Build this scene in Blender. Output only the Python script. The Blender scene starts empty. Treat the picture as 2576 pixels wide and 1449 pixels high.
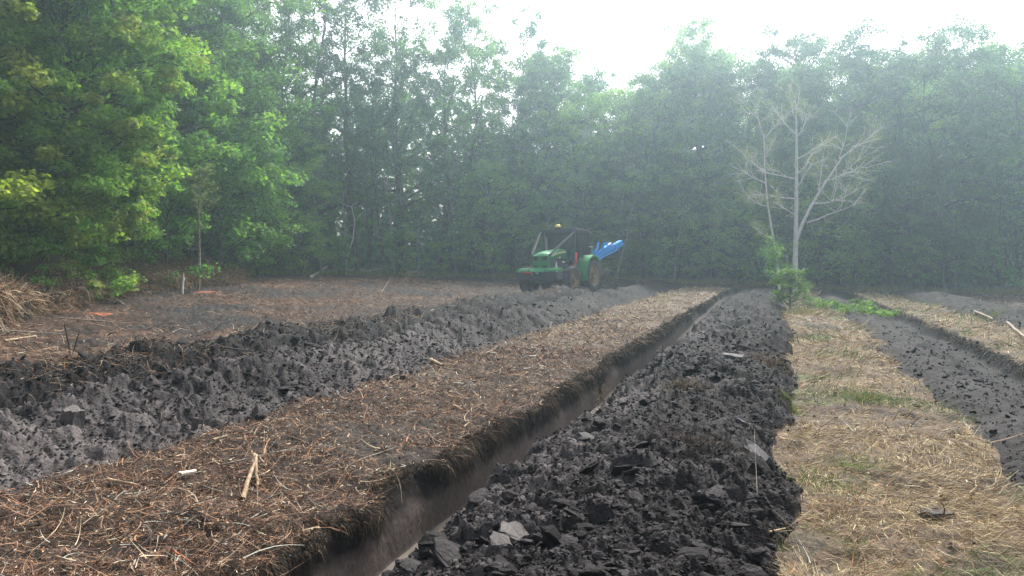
import bpy, math, random
import numpy as np
from mathutils import Vector, Matrix
R = math.radians
sc = bpy.context.scene
col = sc.collection
rng = np.random.default_rng(7)
random.seed(7)

# ------------------------------------------------------------------ camera, sky, sun, exposure
F, CX, HY = 1983.0, 1288.0, 645.0          # focal length, centre and horizon measured on the photograph
CH = 1.7
cam_d = bpy.data.cameras.new('camera'); cam = bpy.data.objects.new('camera', cam_d); col.objects.link(cam)
cam.location = (0, 0, CH); cam.rotation_euler = (R(90), 0, 0)
cam_d.sensor_width = 36; cam_d.lens = F / 2576 * 36; cam_d.shift_y = -(724.5 - HY) / 2576
cam_d.clip_start = 0.1; cam_d.clip_end = 3000
sc.camera = cam
SUN_EL, SUN_AZ = R(45), R(20)               # ahead of the camera, a little to the right
w = bpy.data.worlds.new('World'); sc.world = w; w.use_nodes = True
nt = w.node_tree; nt.nodes.clear()
sky = nt.nodes.new('ShaderNodeTexSky'); sky.sky_type = 'NISHITA'; sky.sun_disc = False
sky.sun_elevation = SUN_EL; sky.sun_rotation = SUN_AZ; sky.dust_density = 6; sky.air_density = 1.0; sky.ozone_density = 1.0
bg = nt.nodes.new('ShaderNodeBackground'); bg.inputs['Strength'].default_value = 0.15
hs = nt.nodes.new('ShaderNodeHueSaturation'); hs.inputs['Saturation'].default_value = 0.35   # thin bright cloud: nearly colourless sky
wo = nt.nodes.new('ShaderNodeOutputWorld')
nt.links.new(sky.outputs[0], hs.inputs['Color']); nt.links.new(hs.outputs[0], bg.inputs['Color']); nt.links.new(bg.outputs[0], wo.inputs['Surface'])
sd = bpy.data.lights.new('sun', 'SUN'); sun = bpy.data.objects.new('sun', sd); col.objects.link(sun)
sd.energy = 3.0; sd.angle = R(4); sd.color = (1.0, 0.95, 0.88)
sdir = Vector((math.sin(SUN_AZ) * math.cos(SUN_EL), math.cos(SUN_AZ) * math.cos(SUN_EL), math.sin(SUN_EL)))
sun.rotation_euler = sdir.to_track_quat('Z', 'Y').to_euler(); sun.location = (0, 0, 60)
sc.view_settings.view_transform = 'Standard'; sc.view_settings.look = 'None'; sc.view_settings.gamma = 1
sc.view_settings.use_curve_mapping = False
sc.view_settings.exposure = 1.1
cy = sc.cycles
cy.use_denoising = True; cy.max_bounces = 6; cy.diffuse_bounces = 3; cy.glossy_bounces = 2; cy.transmission_bounces = 4
cy.transparent_max_bounces = 8; cy.volume_bounces = 1; cy.sample_clamp_indirect = 4

# ------------------------------------------------------------------ helpers
def tag(o, label=None, cat=None, group=None, kind=None):
    if label: o['label'] = label
    if cat: o['category'] = cat
    if group: o['group'] = group
    if kind: o['kind'] = kind
    return o
def link(o, parent=None):
    col.objects.link(o)
    if parent is not None: o.parent = parent
    return o
def empty(name, loc=(0, 0, 0), rz=0, sc_=1):
    o = bpy.data.objects.new(name, None); col.objects.link(o); o.location = loc; o.rotation_euler = (0, 0, rz)
    o.empty_display_size = .2
    o.scale = (sc_,) * 3 if not hasattr(sc_, '__len__') else sc_
    return o
def copy_tree(o, parent=None):
    c = o.copy(); col.objects.link(c); c.parent = parent
    for ch in o.children: copy_tree(ch, c)
    return c
def npmesh(name, V, Q, colr=None, smooth=False):
    """V (n,3); Q (m,k) all with the same k; colr (n,3) point colours."""
    me = bpy.data.meshes.new(name); V = np.ascontiguousarray(V, dtype=np.float32); Q = np.ascontiguousarray(Q, dtype=np.int32)
    k = Q.shape[1]; m = len(Q)
    me.vertices.add(len(V)); me.vertices.foreach_set('co', V.ravel())
    me.loops.add(m * k); me.loops.foreach_set('vertex_index', Q.ravel())
    me.polygons.add(m); me.polygons.foreach_set('loop_start', np.arange(0, m * k, k, dtype=np.int32))
    me.polygons.foreach_set('use_smooth', np.full(m, smooth, dtype=bool))
    if colr is not None:
        a = me.color_attributes.new('col', 'FLOAT_COLOR', 'POINT')
        c4 = np.ones((len(V), 4), np.float32); c4[:, :3] = colr; a.data.foreach_set('color', c4.ravel())
    me.update(); me.validate(); return me
def at(px, py, Y): return Vector(((px - CX) / F * Y, Y, CH - (py - HY) / F * Y))

# ---- materials
def mat(name, c=(.5, .5, .5), rough=.6, metal=0, noise=0., nscale=8, c2=None, bump=0., bscale=30, attr=False, spec=.3, transl=None, alpha=None, detail=4):
    m = bpy.data.materials.new(name); m.use_nodes = True; n = m.node_tree; N = n.nodes; L = n.links
    p = N['Principled BSDF']; p.inputs['Roughness'].default_value = rough; p.inputs['Metallic'].default_value = metal
    p.inputs['Specular IOR Level'].default_value = spec
    tc = N.new('ShaderNodeTexCoord'); src = None
    if attr:
        a = N.new('ShaderNodeAttribute'); a.attribute_name = 'col'; src = a.outputs['Color']
    else:
        r_ = N.new('ShaderNodeRGB'); r_.outputs[0].default_value = (*c, 1); src = r_.outputs[0]
    if noise or c2:
        nz = N.new('ShaderNodeTexNoise'); nz.inputs['Scale'].default_value = nscale; nz.inputs['Detail'].default_value = detail; nz.inputs['Roughness'].default_value = .65
        L.new(tc.outputs['Object'], nz.inputs['Vector'])
        if c2:
            mx = N.new('ShaderNodeMix'); mx.data_type = 'RGBA'; rp = N.new('ShaderNodeValToRGB')
            rp.color_ramp.elements[0].position = .42; rp.color_ramp.elements[1].position = .6
            L.new(nz.outputs['Fac'], rp.inputs[0]); L.new(rp.outputs[0], mx.inputs[0]); L.new(src, mx.inputs[6]); mx.inputs[7].default_value = (*c2, 1); src = mx.outputs[2]
        if noise:
            mr = N.new('ShaderNodeMapRange'); mr.inputs[1].default_value = .3; mr.inputs[2].default_value = .7; mr.inputs[3].default_value = 1 - noise; mr.inputs[4].default_value = 1 + noise
            L.new(nz.outputs['Fac'], mr.inputs[0]); vm = N.new('ShaderNodeVectorMath'); vm.operation = 'SCALE'
            L.new(src, vm.inputs[0]); L.new(mr.outputs[0], vm.inputs['Scale']); src = vm.outputs[0]
    L.new(src, p.inputs['Base Color'])
    if bump:
        nb = N.new('ShaderNodeTexNoise'); nb.inputs['Scale'].default_value = bscale; nb.inputs['Detail'].default_value = 5
        L.new(tc.outputs['Object'], nb.inputs['Vector']); b = N.new('ShaderNodeBump'); b.inputs['Strength'].default_value = bump; b.inputs['Distance'].default_value = .02
        L.new(nb.outputs['Fac'], b.inputs['Height']); L.new(b.outputs[0], p.inputs['Normal'])
    if transl:
        t = N.new('ShaderNodeBsdfTranslucent'); ms = N.new('ShaderNodeMixShader'); ms.inputs[0].default_value = transl
        vm = N.new('ShaderNodeVectorMath'); vm.operation = 'MULTIPLY'; vm.inputs[1].default_value = (1.7, 1.9, .8)
        L.new(src, vm.inputs[0]); L.new(vm.outputs[0], t.inputs['Color'])
        L.new(p.outputs[0], ms.inputs[1]); L.new(t.outputs[0], ms.inputs[2]); L.new(ms.outputs[0], N['Material Output'].inputs['Surface'])
    if alpha is not None: p.inputs['Alpha'].default_value = alpha
    return m

# ---- numpy noise
def h2(ix, iy, s):
    n = (ix.astype(np.int64) * 374761393 + iy.astype(np.int64) * 668265263 + s * 974634777) & 0xffffffff
    n = ((n ^ (n >> 13)) * 1274126177) & 0xffffffff
    return ((n ^ (n >> 16)) & 0xffffff) / float(0xffffff)
def vn(x, y, s=0):
    ix, iy = np.floor(x), np.floor(y); fx, fy = x - ix, y - iy; fx = fx * fx * (3 - 2 * fx); fy = fy * fy * (3 - 2 * fy)
    a, b, c, d = h2(ix, iy, s), h2(ix + 1, iy, s), h2(ix, iy + 1, s), h2(ix + 1, iy + 1, s)
    return ((a * (1 - fx) + b * fx) * (1 - fy) + (c * (1 - fx) + d * fx) * fy) * 2 - 1
def fbm(x, y, s=0, o=4):
    t = 0; a = 1; n = 0
    for k in range(o):
        t = t + a * vn(x * 2 ** k + 17.3 * k, y * 2 ** k - 9.1 * k, s + k); n += a; a *= .5
    return t / n
def facet(x, y, s, sd_):
    """angular clods: each cell its own level and its own tilt"""
    X, Y = x / s, y / s; ix, iy = np.floor(X), np.floor(Y); best = np.full(X.shape, 9.); sec = np.full(X.shape, 9.); hh = np.zeros(X.shape)
    for a in (-1, 0, 1):
        for b in (-1, 0, 1):
            jx, jy = ix + a, iy + b; cx = jx + h2(jx, jy, sd_); cy_ = jy + h2(jx, jy, sd_ + 1)
            dx, dy = X - cx, Y - cy_; d = dx * dx + dy * dy
            v = (h2(jx, jy, sd_ + 2) - .5) * 1.3 + (h2(jx, jy, sd_ + 3) - .5) * 1.5 * dx + (h2(jx, jy, sd_ + 4) - .5) * 1.5 * dy
            k = d < best; hh = np.where(k, v, hh); sec = np.where(k, best, np.minimum(sec, d)); best = np.minimum(best, d)
    e = np.clip((np.sqrt(sec) - np.sqrt(best)) / .28, 0, 1); e = e * e * (3 - 2 * e)
    return (hh + .35) * e - .35 - .3 * np.sqrt(best), best

# ------------------------------------------------------------------ terrain
TH = math.atan((1960 - CX) / F); FS, FC = math.sin(TH), math.cos(TH)
def uv_of(x, y): return x * FC - y * FS, x * FS + y * FC
def xy_of(u, v): return u * FC + v * FS, -u * FS + v * FC
TX = np.array([-1.6, -.65, -.45, -.196, 0, .157, .359, .561, .65, 1.6]); TY = np.array([14, 26, 37, 50, 53, 52, 50, 47, 46, 40.])
def Ytree(x, y): return np.interp(x / np.maximum(y, .5), TX, TY)
cps = [(0, 0, 0), (4, 4, 0), (-4, 4, 0), (0, 9, 0), (-6, 10, 0.), (8, 10, 0), (0, 16, 0), (-9, 14, .04), (11, 18, -.03), (3, 26, 0), (2.5, 37, .0), (14, 30, -.12),
       (-10, 24, .16), (5, 45, .06), (-20, -5, .1), (20, -5, -.05), (0, -12, 0),
       (-16.9, 26, .55), (-16.7, 37, .85), (-9.8, 50, .58), (0, 53, .33), (8.2, 52, .12), (18, 50, -.24), (26.4, 47, -.43), (30, 46, -.45), (-25, 20, .6)]
CP = np.array([c[:2] for c in cps], float); CZ = np.array([c[2] for c in cps], float)
def tps(r2): return .5 * r2 * np.log(r2 + 1e-9)
_n = len(CP); _A = np.zeros((_n + 3, _n + 3)); _d = ((CP[:, None] - CP[None]) ** 2).sum(-1); _A[:_n, :_n] = tps(_d) + np.eye(_n) * .5
_A[:_n, _n] = 1; _A[:_n, _n + 1:] = CP; _A[_n, :_n] = 1; _A[_n + 1:, :_n] = CP.T
_W = np.linalg.solve(_A, np.concatenate([CZ, [0, 0, 0]]))
def base_z(x, y):
    x = np.clip(np.asarray(x, float), -32, 36); y = np.clip(np.asarray(y, float), -10, 58); z = _W[_n] + _W[_n + 1] * x + _W[_n + 2] * y
    for k in range(_n): z = z + _W[k] * tps((x - CP[k, 0]) ** 2 + (y - CP[k, 1]) ** 2)
    return z
PK = [(-30, 0), (-9.7, 0), (-9.2, .2), (-8.8, .36), (-8.2, .26), (-7.95, .0), (-7.75, -.38), (-7.25, -.4), (-7.0, -.1), (-6.65, .3), (-6.3, .40), (-5.9, .26), (-5.5, .10), (-5.12, .02),
      (-4.6, .05), (-3.6, .07), (-2.8, .05), (-2.63, .0), (-2.585, -.2), (-2.47, -.5), (-2.26, -.5), (-2.15, -.28), (-1.95, .0), (-1.5, .14), (-.9, .27), (-.45, .28), (-.15, .17), (.1, .0),
      (1.0, .04), (1.75, .0), (2.0, .1), (2.4, .1), (2.8, -.08), (3.1, -.2), (3.42, -.22), (3.6, .0), (3.8, .05), (5.1, .03), (5.5, .2), (6.2, .34), (6.8, .2), (7.2, 0), (40, 0)]
PU = np.array([p[0] for p in PK]); PZ = np.array([p[1] for p in PK])
ZE = np.array([-9.5, -7.87, -6.98, -5.12, -2.62, -2.12, .1, 1.75, 3.6, 5.15, 7.15])
VEND = 47.
def ground(x, y, fine=True):
    x = np.asarray(x, float); y = np.asarray(y, float)
    u, v = uv_of(x, y)
    wob = .16 * vn(v * .45, v * 0 + 3.3, 11) + .10 * vn(v * 1.3, u * .6, 12)
    small = .05 * fbm(x * 3.1, y * 3.1, 13, 3) + .03 * vn(x * 11, y * 11, 14)
    main = np.exp(-((u + 2.35) / .5) ** 2)
    uw = u + wob * (1 - .5 * main) + small * (1 - .3 * main)
    uw = uw + np.where((u > .0 - 1.2) & (u < 2.6), .14 * vn(v * .9, u * .3, 15), 0)
    end = np.clip((VEND + 1.5 * vn(u * .7, u * 0, 16) - v) / 3., 0, 1)
    edge = (.13 * vn(v * 2.1, u * 0, 18) + .07 * vn(v * 6, u * 2, 19)) * np.exp(-((u + 2.74) / .11) ** 2)
    uw = uw - np.clip(edge, -.1, .16)
    prof = np.interp(uw, PU, PZ)
    prof = np.where((uw > -2.7) & (uw < -1.9) & (prof < 0), prof * (1 - .75 * np.clip((v - 20) / 14, 0, 1)), prof)
    prof = np.where(prof > .1, prof * (1 + .28 * fbm(v * .8, u * .8, 17, 3)), prof) * end
    zone = np.searchsorted(ZE, uw); zone = np.where(end < .15, np.where(uw < 2, 0, 11), zone)
    z = base_z(x, y) + prof
    spoil = np.isin(zone, (1, 3, 6, 8, 10)).astype(float); rough = spoil * end
    tex = np.zeros_like(x); cell = np.zeros_like(x)
    if fine:
        wx = x + .06 * fbm(x * 7, y * 7, 20, 3); wy = y + .06 * fbm(x * 7, y * 7, 21, 3)
        f1, b1 = facet(wx, wy, .33, 30); f2, b2 = facet(wx, wy, .14, 40); f3, b3 = facet(wx, wy, .06, 50)
        big = np.clip(.7 + .6 * vn(x * .6, y * .6, 22), .25, 1.3)
        lump = 1 - np.abs(fbm(x * 2.6 + 5, y * 2.6, 26, 4)) * 2; ru, rv = u * 7 + .6 * fbm(x * 3, y * 3, 28, 3) * 6, v * 2.2
        plat = np.clip(vn(x * .9, y * .9, 29) * 1.6, 0, 1) * (1 - np.abs(vn(rv * 3.2, ru * .6, 27)) * 2) * .022
        f0, b0 = facet(wx + .1 * vn(x * 3, y * 3, 33), wy, .8, 34)
        tex = .10 * (f0 + .3) * np.clip((np.hypot(x, y) - 6) / 8, .25, 1) + .085 * f1 * big + .042 * f2 + .014 * f3 + .024 * fbm(x * 12, y * 12, 24, 4) + .06 * lump * big + plat
        soft = np.where(zone == 8, .3, np.where(zone == 3, .85, 1.))
        z = z + rough * tex * soft
        cell = f2 * .35 + f1 * .45 + f3 * .3 + .5 * lump - .2  # tone from the relief: lit tops paler, shaded crevices darker
        strip = np.isin(zone, (4, 7, 9, 0, 11)).astype(float)
        z = z + strip * (.07 * fbm(x * 1.6, y * 1.6, 60, 4) + .025 * vn(x * 9, y * 9, 61) + .008 * vn(x * 24, y * 24, 62))
        z = z + np.isin(zone, (0, 11)) * (.07 * fbm(x * 1.3, y * 1.3, 66, 4) + .03 * f2 + .04 * np.clip(f1, -.3, 1) * np.clip(vn(x * .5, y * .5, 67) + .3, 0, 1))
        dk = strip * (zone == 7) * np.clip(vn(x * 1.7, y * 1.7, 63) - .55, 0, 1) * .12
        z = z + dk
        dit = np.isin(zone, (2, 5)).astype(float); z = z + dit * (.012 * fbm(x * 6, y * 6, 64, 3) + np.where(z < -.45, .03 * vn(x * 2, y * 2, 65), 0))
    else:
        z = z + np.isin(zone, (4, 7, 9, 0, 11)) * (.045 * fbm(x * 1.5, y * 1.5, 60, 4))
    return z, zone, uw, cell
def gz(x, y): return float(ground(np.array([x]), np.array([y]))[0][0])
def onpix(px, py):
    """ground point seen at a pixel of the 2576-wide photograph (iterated on the terrain)"""
    Y = 1.7 * F / max(py - HY, 25)
    for _ in range(30):
        X = (px - CX) / F * Y; z = float(ground(np.array([X]), np.array([Y]), False)[0][0]); Y2 = (CH - z) * F / (py - HY); Y = .6 * Y + .4 * Y2
    X = (px - CX) / F * Y
    return Vector((X, Y, gz(X, Y)))

# adaptive ground sheet: fine where the view looks, coarse all round
fa = np.linspace(-R(41), R(41), 880); ca = np.linspace(R(41), R(319), 110)[1:-1]
ang = np.concatenate([fa, ca]); NA = len(ang)
rr = [0.25, .7, 1.2, 1.7, 2.2, 2.6, 3.0, 3.3]; r_ = 3.5
while r_ < 66: rr.append(r_); r_ += .0021 * r_ ** 1.42 + .0015
for r_ in (70, 76, 84, 95, 120, 170, 260, 420, 700, 1200): rr.append(r_)
rr = np.array(rr); NR = len(rr)
A, RR = np.meshgrid(ang, rr); GX = RR * np.sin(A); GY = RR * np.cos(A)
gzv, gzone, guw, gshade = ground(GX.ravel(), GY.ravel())
x, y = GX.ravel(), GY.ravel(); gu, gv = uv_of(x, y)
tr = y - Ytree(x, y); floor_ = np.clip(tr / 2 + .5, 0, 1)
def C(*c): return np.array(c, float)
n1 = fbm(x * .8, y * .8, 70, 4); n2 = fbm(x * 3, y * 3, 71, 4); n3 = fbm(x * 14, y * 14, 72, 3); n4 = fbm(x * .3, y * .3, 73, 3)
def mixc(a, b, t): t = np.clip(t, 0, 1)[:, None]; return a * (1 - t) + b * t
peat = C(.0125, .0105, .0110) * np.ones((len(x), 1)); clay = C(.095, .083, .081); claym = C(.037, .033, .0335)
cl = peat
palel = np.where(gzone == 3, .68, np.where(gzone == 6, .2 + .3 * np.clip((-guw - .7) / .8, -1, 1), np.where(gzone == 8, .08, -.2)))
palel = np.where((gzone == 3), palel * np.clip(1.3 - gv / 21, -.2, 1.2), palel - .4 * np.clip((gv - 11) / 10, 0, 1))
pm = palel + .55 * n1 + .28 * gshade + .3 * n3  # clay smears, plus painted light on raised lumps and shade in crevices
cl = np.where((gzone == 1)[:, None], peat * .7, cl); cl = mixc(cl, claym, pm * 2.0); cl = mixc(cl, clay, (pm - .45) * 2.0)
peatc = cl
mulch = mixc(C(.034, .022, .017) * np.ones((len(x), 1)), C(.085, .055, .037), .5 + .9 * n2 + .5 * n3); mulch = mixc(mulch, C(.022, .019, .020), (n1 - .1) * 2.5)
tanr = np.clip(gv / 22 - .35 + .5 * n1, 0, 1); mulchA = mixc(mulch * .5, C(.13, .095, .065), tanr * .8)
straw = mixc(C(.07, .05, .035) * np.ones((len(x), 1)), C(.15, .11, .07), .4 + .8 * n2); straw = mixc(straw, C(.035, .03, .03), (n1 + .4 * n3 - .28) * 4); straw = mixc(straw, C(.09, .12, .04), (fbm(x * 1.1, y * 1.1, 77, 2) - .35) * 2)
field = mixc(mulch * .6 * C(1.1, .95, .9), C(.11, .062, .038), (fbm(x * .5, y * .9, 78, 4) + .0 + .4 * n3) * 1.4); field = mixc(field, C(.013, .011, .0115), (n4 * .9 + .6 * n2 + .12) * 2.2)
zr = gzv - base_z(x, y)
wn = fbm(gv * 2.5, zr * 9, 75, 4); wall = mixc(C(.017, .014, .0135) * np.ones((len(x), 1)), C(.075, .061, .056), (-.24 + .12 * wn - zr) * 9); wall = wall * (1 + .35 * fbm(gv * 7, zr * 30, 76, 3))[:, None]
wall = np.where((gzone == 2)[:, None], C(.022, .019, .019), wall)
cols = np.where(np.isin(gzone, (1, 3, 6, 8, 10))[:, None], peatc, 0)
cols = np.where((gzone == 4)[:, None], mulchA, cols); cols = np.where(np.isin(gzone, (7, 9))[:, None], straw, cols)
cols = np.where(np.isin(gzone, (0, 11))[:, None], field, cols); cols = np.where(np.isin(gzone, (2, 5))[:, None], wall, cols)
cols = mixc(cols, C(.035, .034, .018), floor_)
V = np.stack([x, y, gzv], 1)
I = np.arange(NR * NA).reshape(NR, NA); Inx = np.roll(I, -1, axis=1)
Q = np.stack([I[:-1], Inx[:-1], Inx[1:], I[1:]], -1).reshape(-1, 4)[:, ::-1]
cen = V[I[0]].mean(0)
fz = gzone[Q[:, 0]]
m_peat = mat('wet_peat', attr=True, rough=.8, noise=.4, nscale=26, bump=.9, bscale=38, spec=.08)
m_soil = mat('mulched_soil', attr=True, rough=.85, noise=.45, nscale=35, bump=.8, bscale=60, spec=.15)
m_wall = mat('ditch_wall', (.0, 0, 0), rough=.9, bump=.5, bscale=16, spec=.05)
def _wall(m):      # dark peat over grey sand, the soil layers of the cut
    N = m.node_tree.nodes; L = m.node_tree.links; g = N.new('ShaderNodeNewGeometry'); sx = N.new('ShaderNodeSeparateXYZ'); L.new(g.outputs['Position'], sx.inputs[0])
    def nz(sc_, d=4):
        n = N.new('ShaderNodeTexNoise'); n.inputs['Scale'].default_value = sc_; n.inputs['Detail'].default_value = d; L.new(g.outputs['Position'], n.inputs['Vector']); return n.outputs['Fac']
    def mth(op, a, b):
        n = N.new('ShaderNodeMath'); n.operation = op
        for i, v in enumerate((a, b)):
            if isinstance(v, (int, float)): n.inputs[i].default_value = v
            else: L.new(v, n.inputs[i])
        return n.outputs[0]
    a = mth('ADD', sx.outputs[2], mth('MULTIPLY', mth('SUBTRACT', nz(5), .5), .22)); mr = N.new('ShaderNodeMapRange'); L.new(a, mr.inputs[0])
    for i, v in ((1, -.17), (2, -.27), (3, 0), (4, 1)): mr.inputs[i].default_value = v
    mx = N.new('ShaderNodeMix'); mx.data_type = 'RGBA'; L.new(mr.outputs[0], mx.inputs[0]); mx.inputs[6].default_value = (.014, .0115, .011, 1); mx.inputs[7].default_value = (.066, .054, .050, 1)
    vm = N.new('ShaderNodeVectorMath'); vm.operation = 'SCALE'; L.new(mx.outputs[2], vm.inputs[0]); L.new(mth('ADD', mth('MULTIPLY', nz(22, 6), 1.1), .45), vm.inputs['Scale']); L.new(vm.outputs[0], N['Principled BSDF'].inputs['Base Color'])
_wall(m_wall)
znames = {0: ('field', m_soil), 11: ('field', m_soil), 1: ('spoil_ridge', m_peat), 3: ('spoil_ridge', m_peat), 6: ('spoil_ridge', m_peat), 8: ('spoil_ridge', m_peat), 10: ('spoil_ridge', m_peat),
          2: ('ditch', m_wall), 5: ('ditch', m_wall), 4: ('ground_strip', m_soil), 7: ('ground_strip', m_soil), 9: ('ground_strip', m_soil)}
fz = np.where(fz == 11, 0, fz); ridges = {}
for zid in (0, 4, 7, 9, 3, 6, 8, 1, 10, 2):
    sel = Q[fz == zid]
    if not len(sel): continue
    us, inv = np.unique(sel, return_inverse=True)
    nm, mm = znames[zid]
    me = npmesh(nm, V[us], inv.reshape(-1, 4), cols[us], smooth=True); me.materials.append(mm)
    o = link(bpy.data.objects.new(nm, me)); o['kind'] = 'structure'; ridges[zid] = o

# the main ditch: a clean cut of its own, with a ragged sod lip over a smooth lower wall
def cut_ditch():
    vs_ = [2.2]
    while vs_[-1] < 50: vs_.append(vs_[-1] + .018 + .0016 * vs_[-1])
    vs_ = np.array(vs_); nv = len(vs_)
    def solve(t):
        u = np.full(nv, t)
        for _ in range(8):
            X, Y = xy_of(u, vs_); u = u + .7 * (t - ground(X, Y, False)[2])
        return u
    ul, ur = solve(-2.62), solve(-2.12); kk = np.ones(61) / 61
    us_ = np.convolve(np.pad(ul, 30, 'edge'), kk, 'valid')
    def gr_(u): X, Y = xy_of(u, vs_); return ground(X, Y)[0], base_z(X, Y)
    dep = 1 - .7 * np.clip((vs_ - 20) / 14, 0, 1); rows = []
    def row(u, z): X, Y = xy_of(u, vs_); rows.append(np.stack([X, Y, z], 1))
    LIP.append((vs_, ul)); zl, bz = gr_(ul - .06); row(ul - .2, gr_(ul - .2)[0] - .05); row(ul - .1, gr_(ul - .1)[0] - .03); row(ul - .045, gr_(ul - .045)[0] - .02); row(ul - .01, bz - .005)
    for d, w_ in ((.03, 0), (.07, .1), (.12, .3), (.17, .6), (.22, .85), (.27, 1), (.33, 1), (.39, 1), (.45, 1), (.50, 1)):
        d_ = d + .0 * vs_; rg = .05 * (1 - w_) + .006
        u = (ul - .015) * (1 - w_) + us_ * w_ + .01 + d * .16 + rg * fbm(vs_ * 9, d_ * 14, 88, 4); row(u, bz - d * dep)
    zr_, _ = gr_(ur + .05); row(us_ + .17 + .02 * fbm(vs_ * 3, vs_ * 0, 89, 3), bz - .5 * dep + .01 * vn(vs_ * 5, vs_ * 0, 90)); row(np.maximum(ur - .09, us_ + .2), bz - .47 * dep); row(ur - .01, bz - .27 * dep); row(ur + .06, np.minimum(zr_ - .015, bz + .02)); row(ur + .16, gr_(ur + .16)[0] - .04)
    nr = len(rows); P = np.stack(rows, 1).reshape(-1, 3); i = (np.arange(nv - 1)[:, None] * nr + np.arange(nr - 1)[None])
    Qd = np.stack([i, i + 1, i + nr + 1, i + nr], -1).reshape(-1, 4)[:, ::-1]
    me = npmesh('ditch', P, Qd, smooth=True); me.materials.append(m_wall); o = link(bpy.data.objects.new('ditch', me)); o['kind'] = 'structure'
LIP = []
cut_ditch()
# water lying in the main ditch
vs = np.linspace(2.5, 11.5, 90); wv = []
for v in vs:
    for du in (-2.75, -1.95):
        X, Y = xy_of(du + .02 * math.sin(v), v); wv.append((X, Y, float(base_z(X, Y)) - .478))
wv = np.array(wv); k = np.arange(len(vs) - 1) * 2
m_water = mat('muddy_water', (.11, .092, .078), rough=.3, spec=.5, noise=.15, nscale=2, bump=.04, bscale=9)
me = npmesh('ditch_water', wv, np.stack([k, k + 1, k + 3, k + 2], 1)); me.materials.append(m_water)
tag(link(bpy.data.objects.new('ditch_water', me)), kind='structure')

# ------------------------------------------------------------------ clods on the spoil
def clod_mesh(seed, flat=1., n=1):
    import bmesh
    bm = bmesh.new(); bmesh.ops.create_icosphere(bm, subdivisions=n, radius=1)
    rs = random.Random(seed); pl = [(Vector((rs.gauss(0, 1), rs.gauss(0, 1), rs.gauss(0, 1))).normalized(), rs.uniform(.5, .9)) for _ in range(5)]
    for v in bm.verts:
        v.co *= rs.uniform(.78, 1.15)
        for nn, d in pl:
            t = v.co.dot(nn)
            if t > d: v.co -= nn * (t - d)
        v.co += Vector((rs.gauss(0, .06), rs.gauss(0, .06), rs.gauss(0, .06))); v.co.z *= flat
    Vv = np.array([v.co[:] for v in bm.verts]); Ff = np.array([[v.index for v in f.verts] for f in bm.faces]); bm.free(); return Vv, Ff
clods = [clod_mesh(s, f) for s, f in enumerate((.9, .6, .35, .75, .5, .25))]
def rand_rot(n, tilt=1.):
    a = rng.uniform(0, 2 * np.pi, n); b = rng.normal(0, .5 * tilt, n); c = rng.normal(0, .5 * tilt, n)
    ca_, sa, cb, sb, cc, s_c = np.cos(a), np.sin(a), np.cos(b), np.sin(b), np.cos(c), np.sin(c)
    Z = np.zeros(n); O = np.ones(n)
    Rz = np.stack([ca_, -sa, Z, sa, ca_, Z, Z, Z, O], 1).reshape(-1, 3, 3); Rx = np.stack([O, Z, Z, Z, cb, -sb, Z, sb, cb], 1).reshape(-1, 3, 3)
    Ry = np.stack([cc, Z, s_c, Z, O, Z, -s_c, Z, cc], 1).reshape(-1, 3, 3)
    return Rx @ Ry @ Rz
def sample_pts(n, rmin, rmax, pw, amax=40):
    """random points, denser near the camera: density ~ r^-pw"""
    a = rng.uniform(-R(amax), R(amax), n); t = rng.uniform(0, 1, n); e = 2 - pw
    r = np.exp(np.log(rmin) + t * np.log(rmax / rmin)) if abs(e) < 1e-6 else (rmin ** e + t * (rmax ** e - rmin ** e)) ** (1 / e)
    return r * np.sin(a), r * np.cos(a), r
m_clod = mat('peat_clod', attr=True, rough=.8, noise=.35, nscale=2.5, bump=.6, bscale=4, spec=.08)
NC = 150000
px_, py_, pr_ = sample_pts(NC, 3.4, 46, 2.0); z_, zn_, uw_, shade_ = ground(px_, py_)
ok = np.isin(zn_, (1, 3, 6, 8, 10)) & ~((zn_ == 8) & (rng.random(NC) < .5)); ok |= np.isin(zn_, (4, 7)) & (rng.random(NC) < .015)
ok &= (rng.random(NC) < np.where(zn_ == 8, .6, 1)); ok &= rng.random(NC) < np.clip(1.6 - pr_ / 22, .12, 1); px_, py_, pr_, z_, zn_, shade_ = px_[ok], py_[ok], pr_[ok], z_[ok], zn_[ok], shade_[ok]; n = len(px_)
sz = np.clip(rng.lognormal(-4.45, .5, n), .006, .06) * np.clip(pr_ / 9, .75, 1.3)
nn1 = fbm(px_ * .8, py_ * .8, 70, 4)
pal = np.where(zn_ == 3, .66 * np.clip(1.3 - pr_ / 21, -.1, 1), np.where(zn_ == 6, .18, .08)) + .55 * nn1 + .4 * shade_ + rng.normal(0, .2, n)  # clods share the ground's painted relief tone: light on tops, shade in hollows
cc = mixc(mixc(np.tile(C(.0135, .0115, .012), (n, 1)), C(.038, .034, .035), pal * 2), C(.10, .088, .085), (pal - .5) * 1.6)
cc *= rng.uniform(.75, 1.25, (n, 1))
rot = rand_rot(n); kind_ = rng.integers(0, 6, n); order = np.argsort(-(sz / pr_) * ~np.isin(zn_, (4, 7)))
Vv, Ff, Cc = {}, {}, {}; top = set(order[:290].tolist()); base = {}
rname = {}
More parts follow.
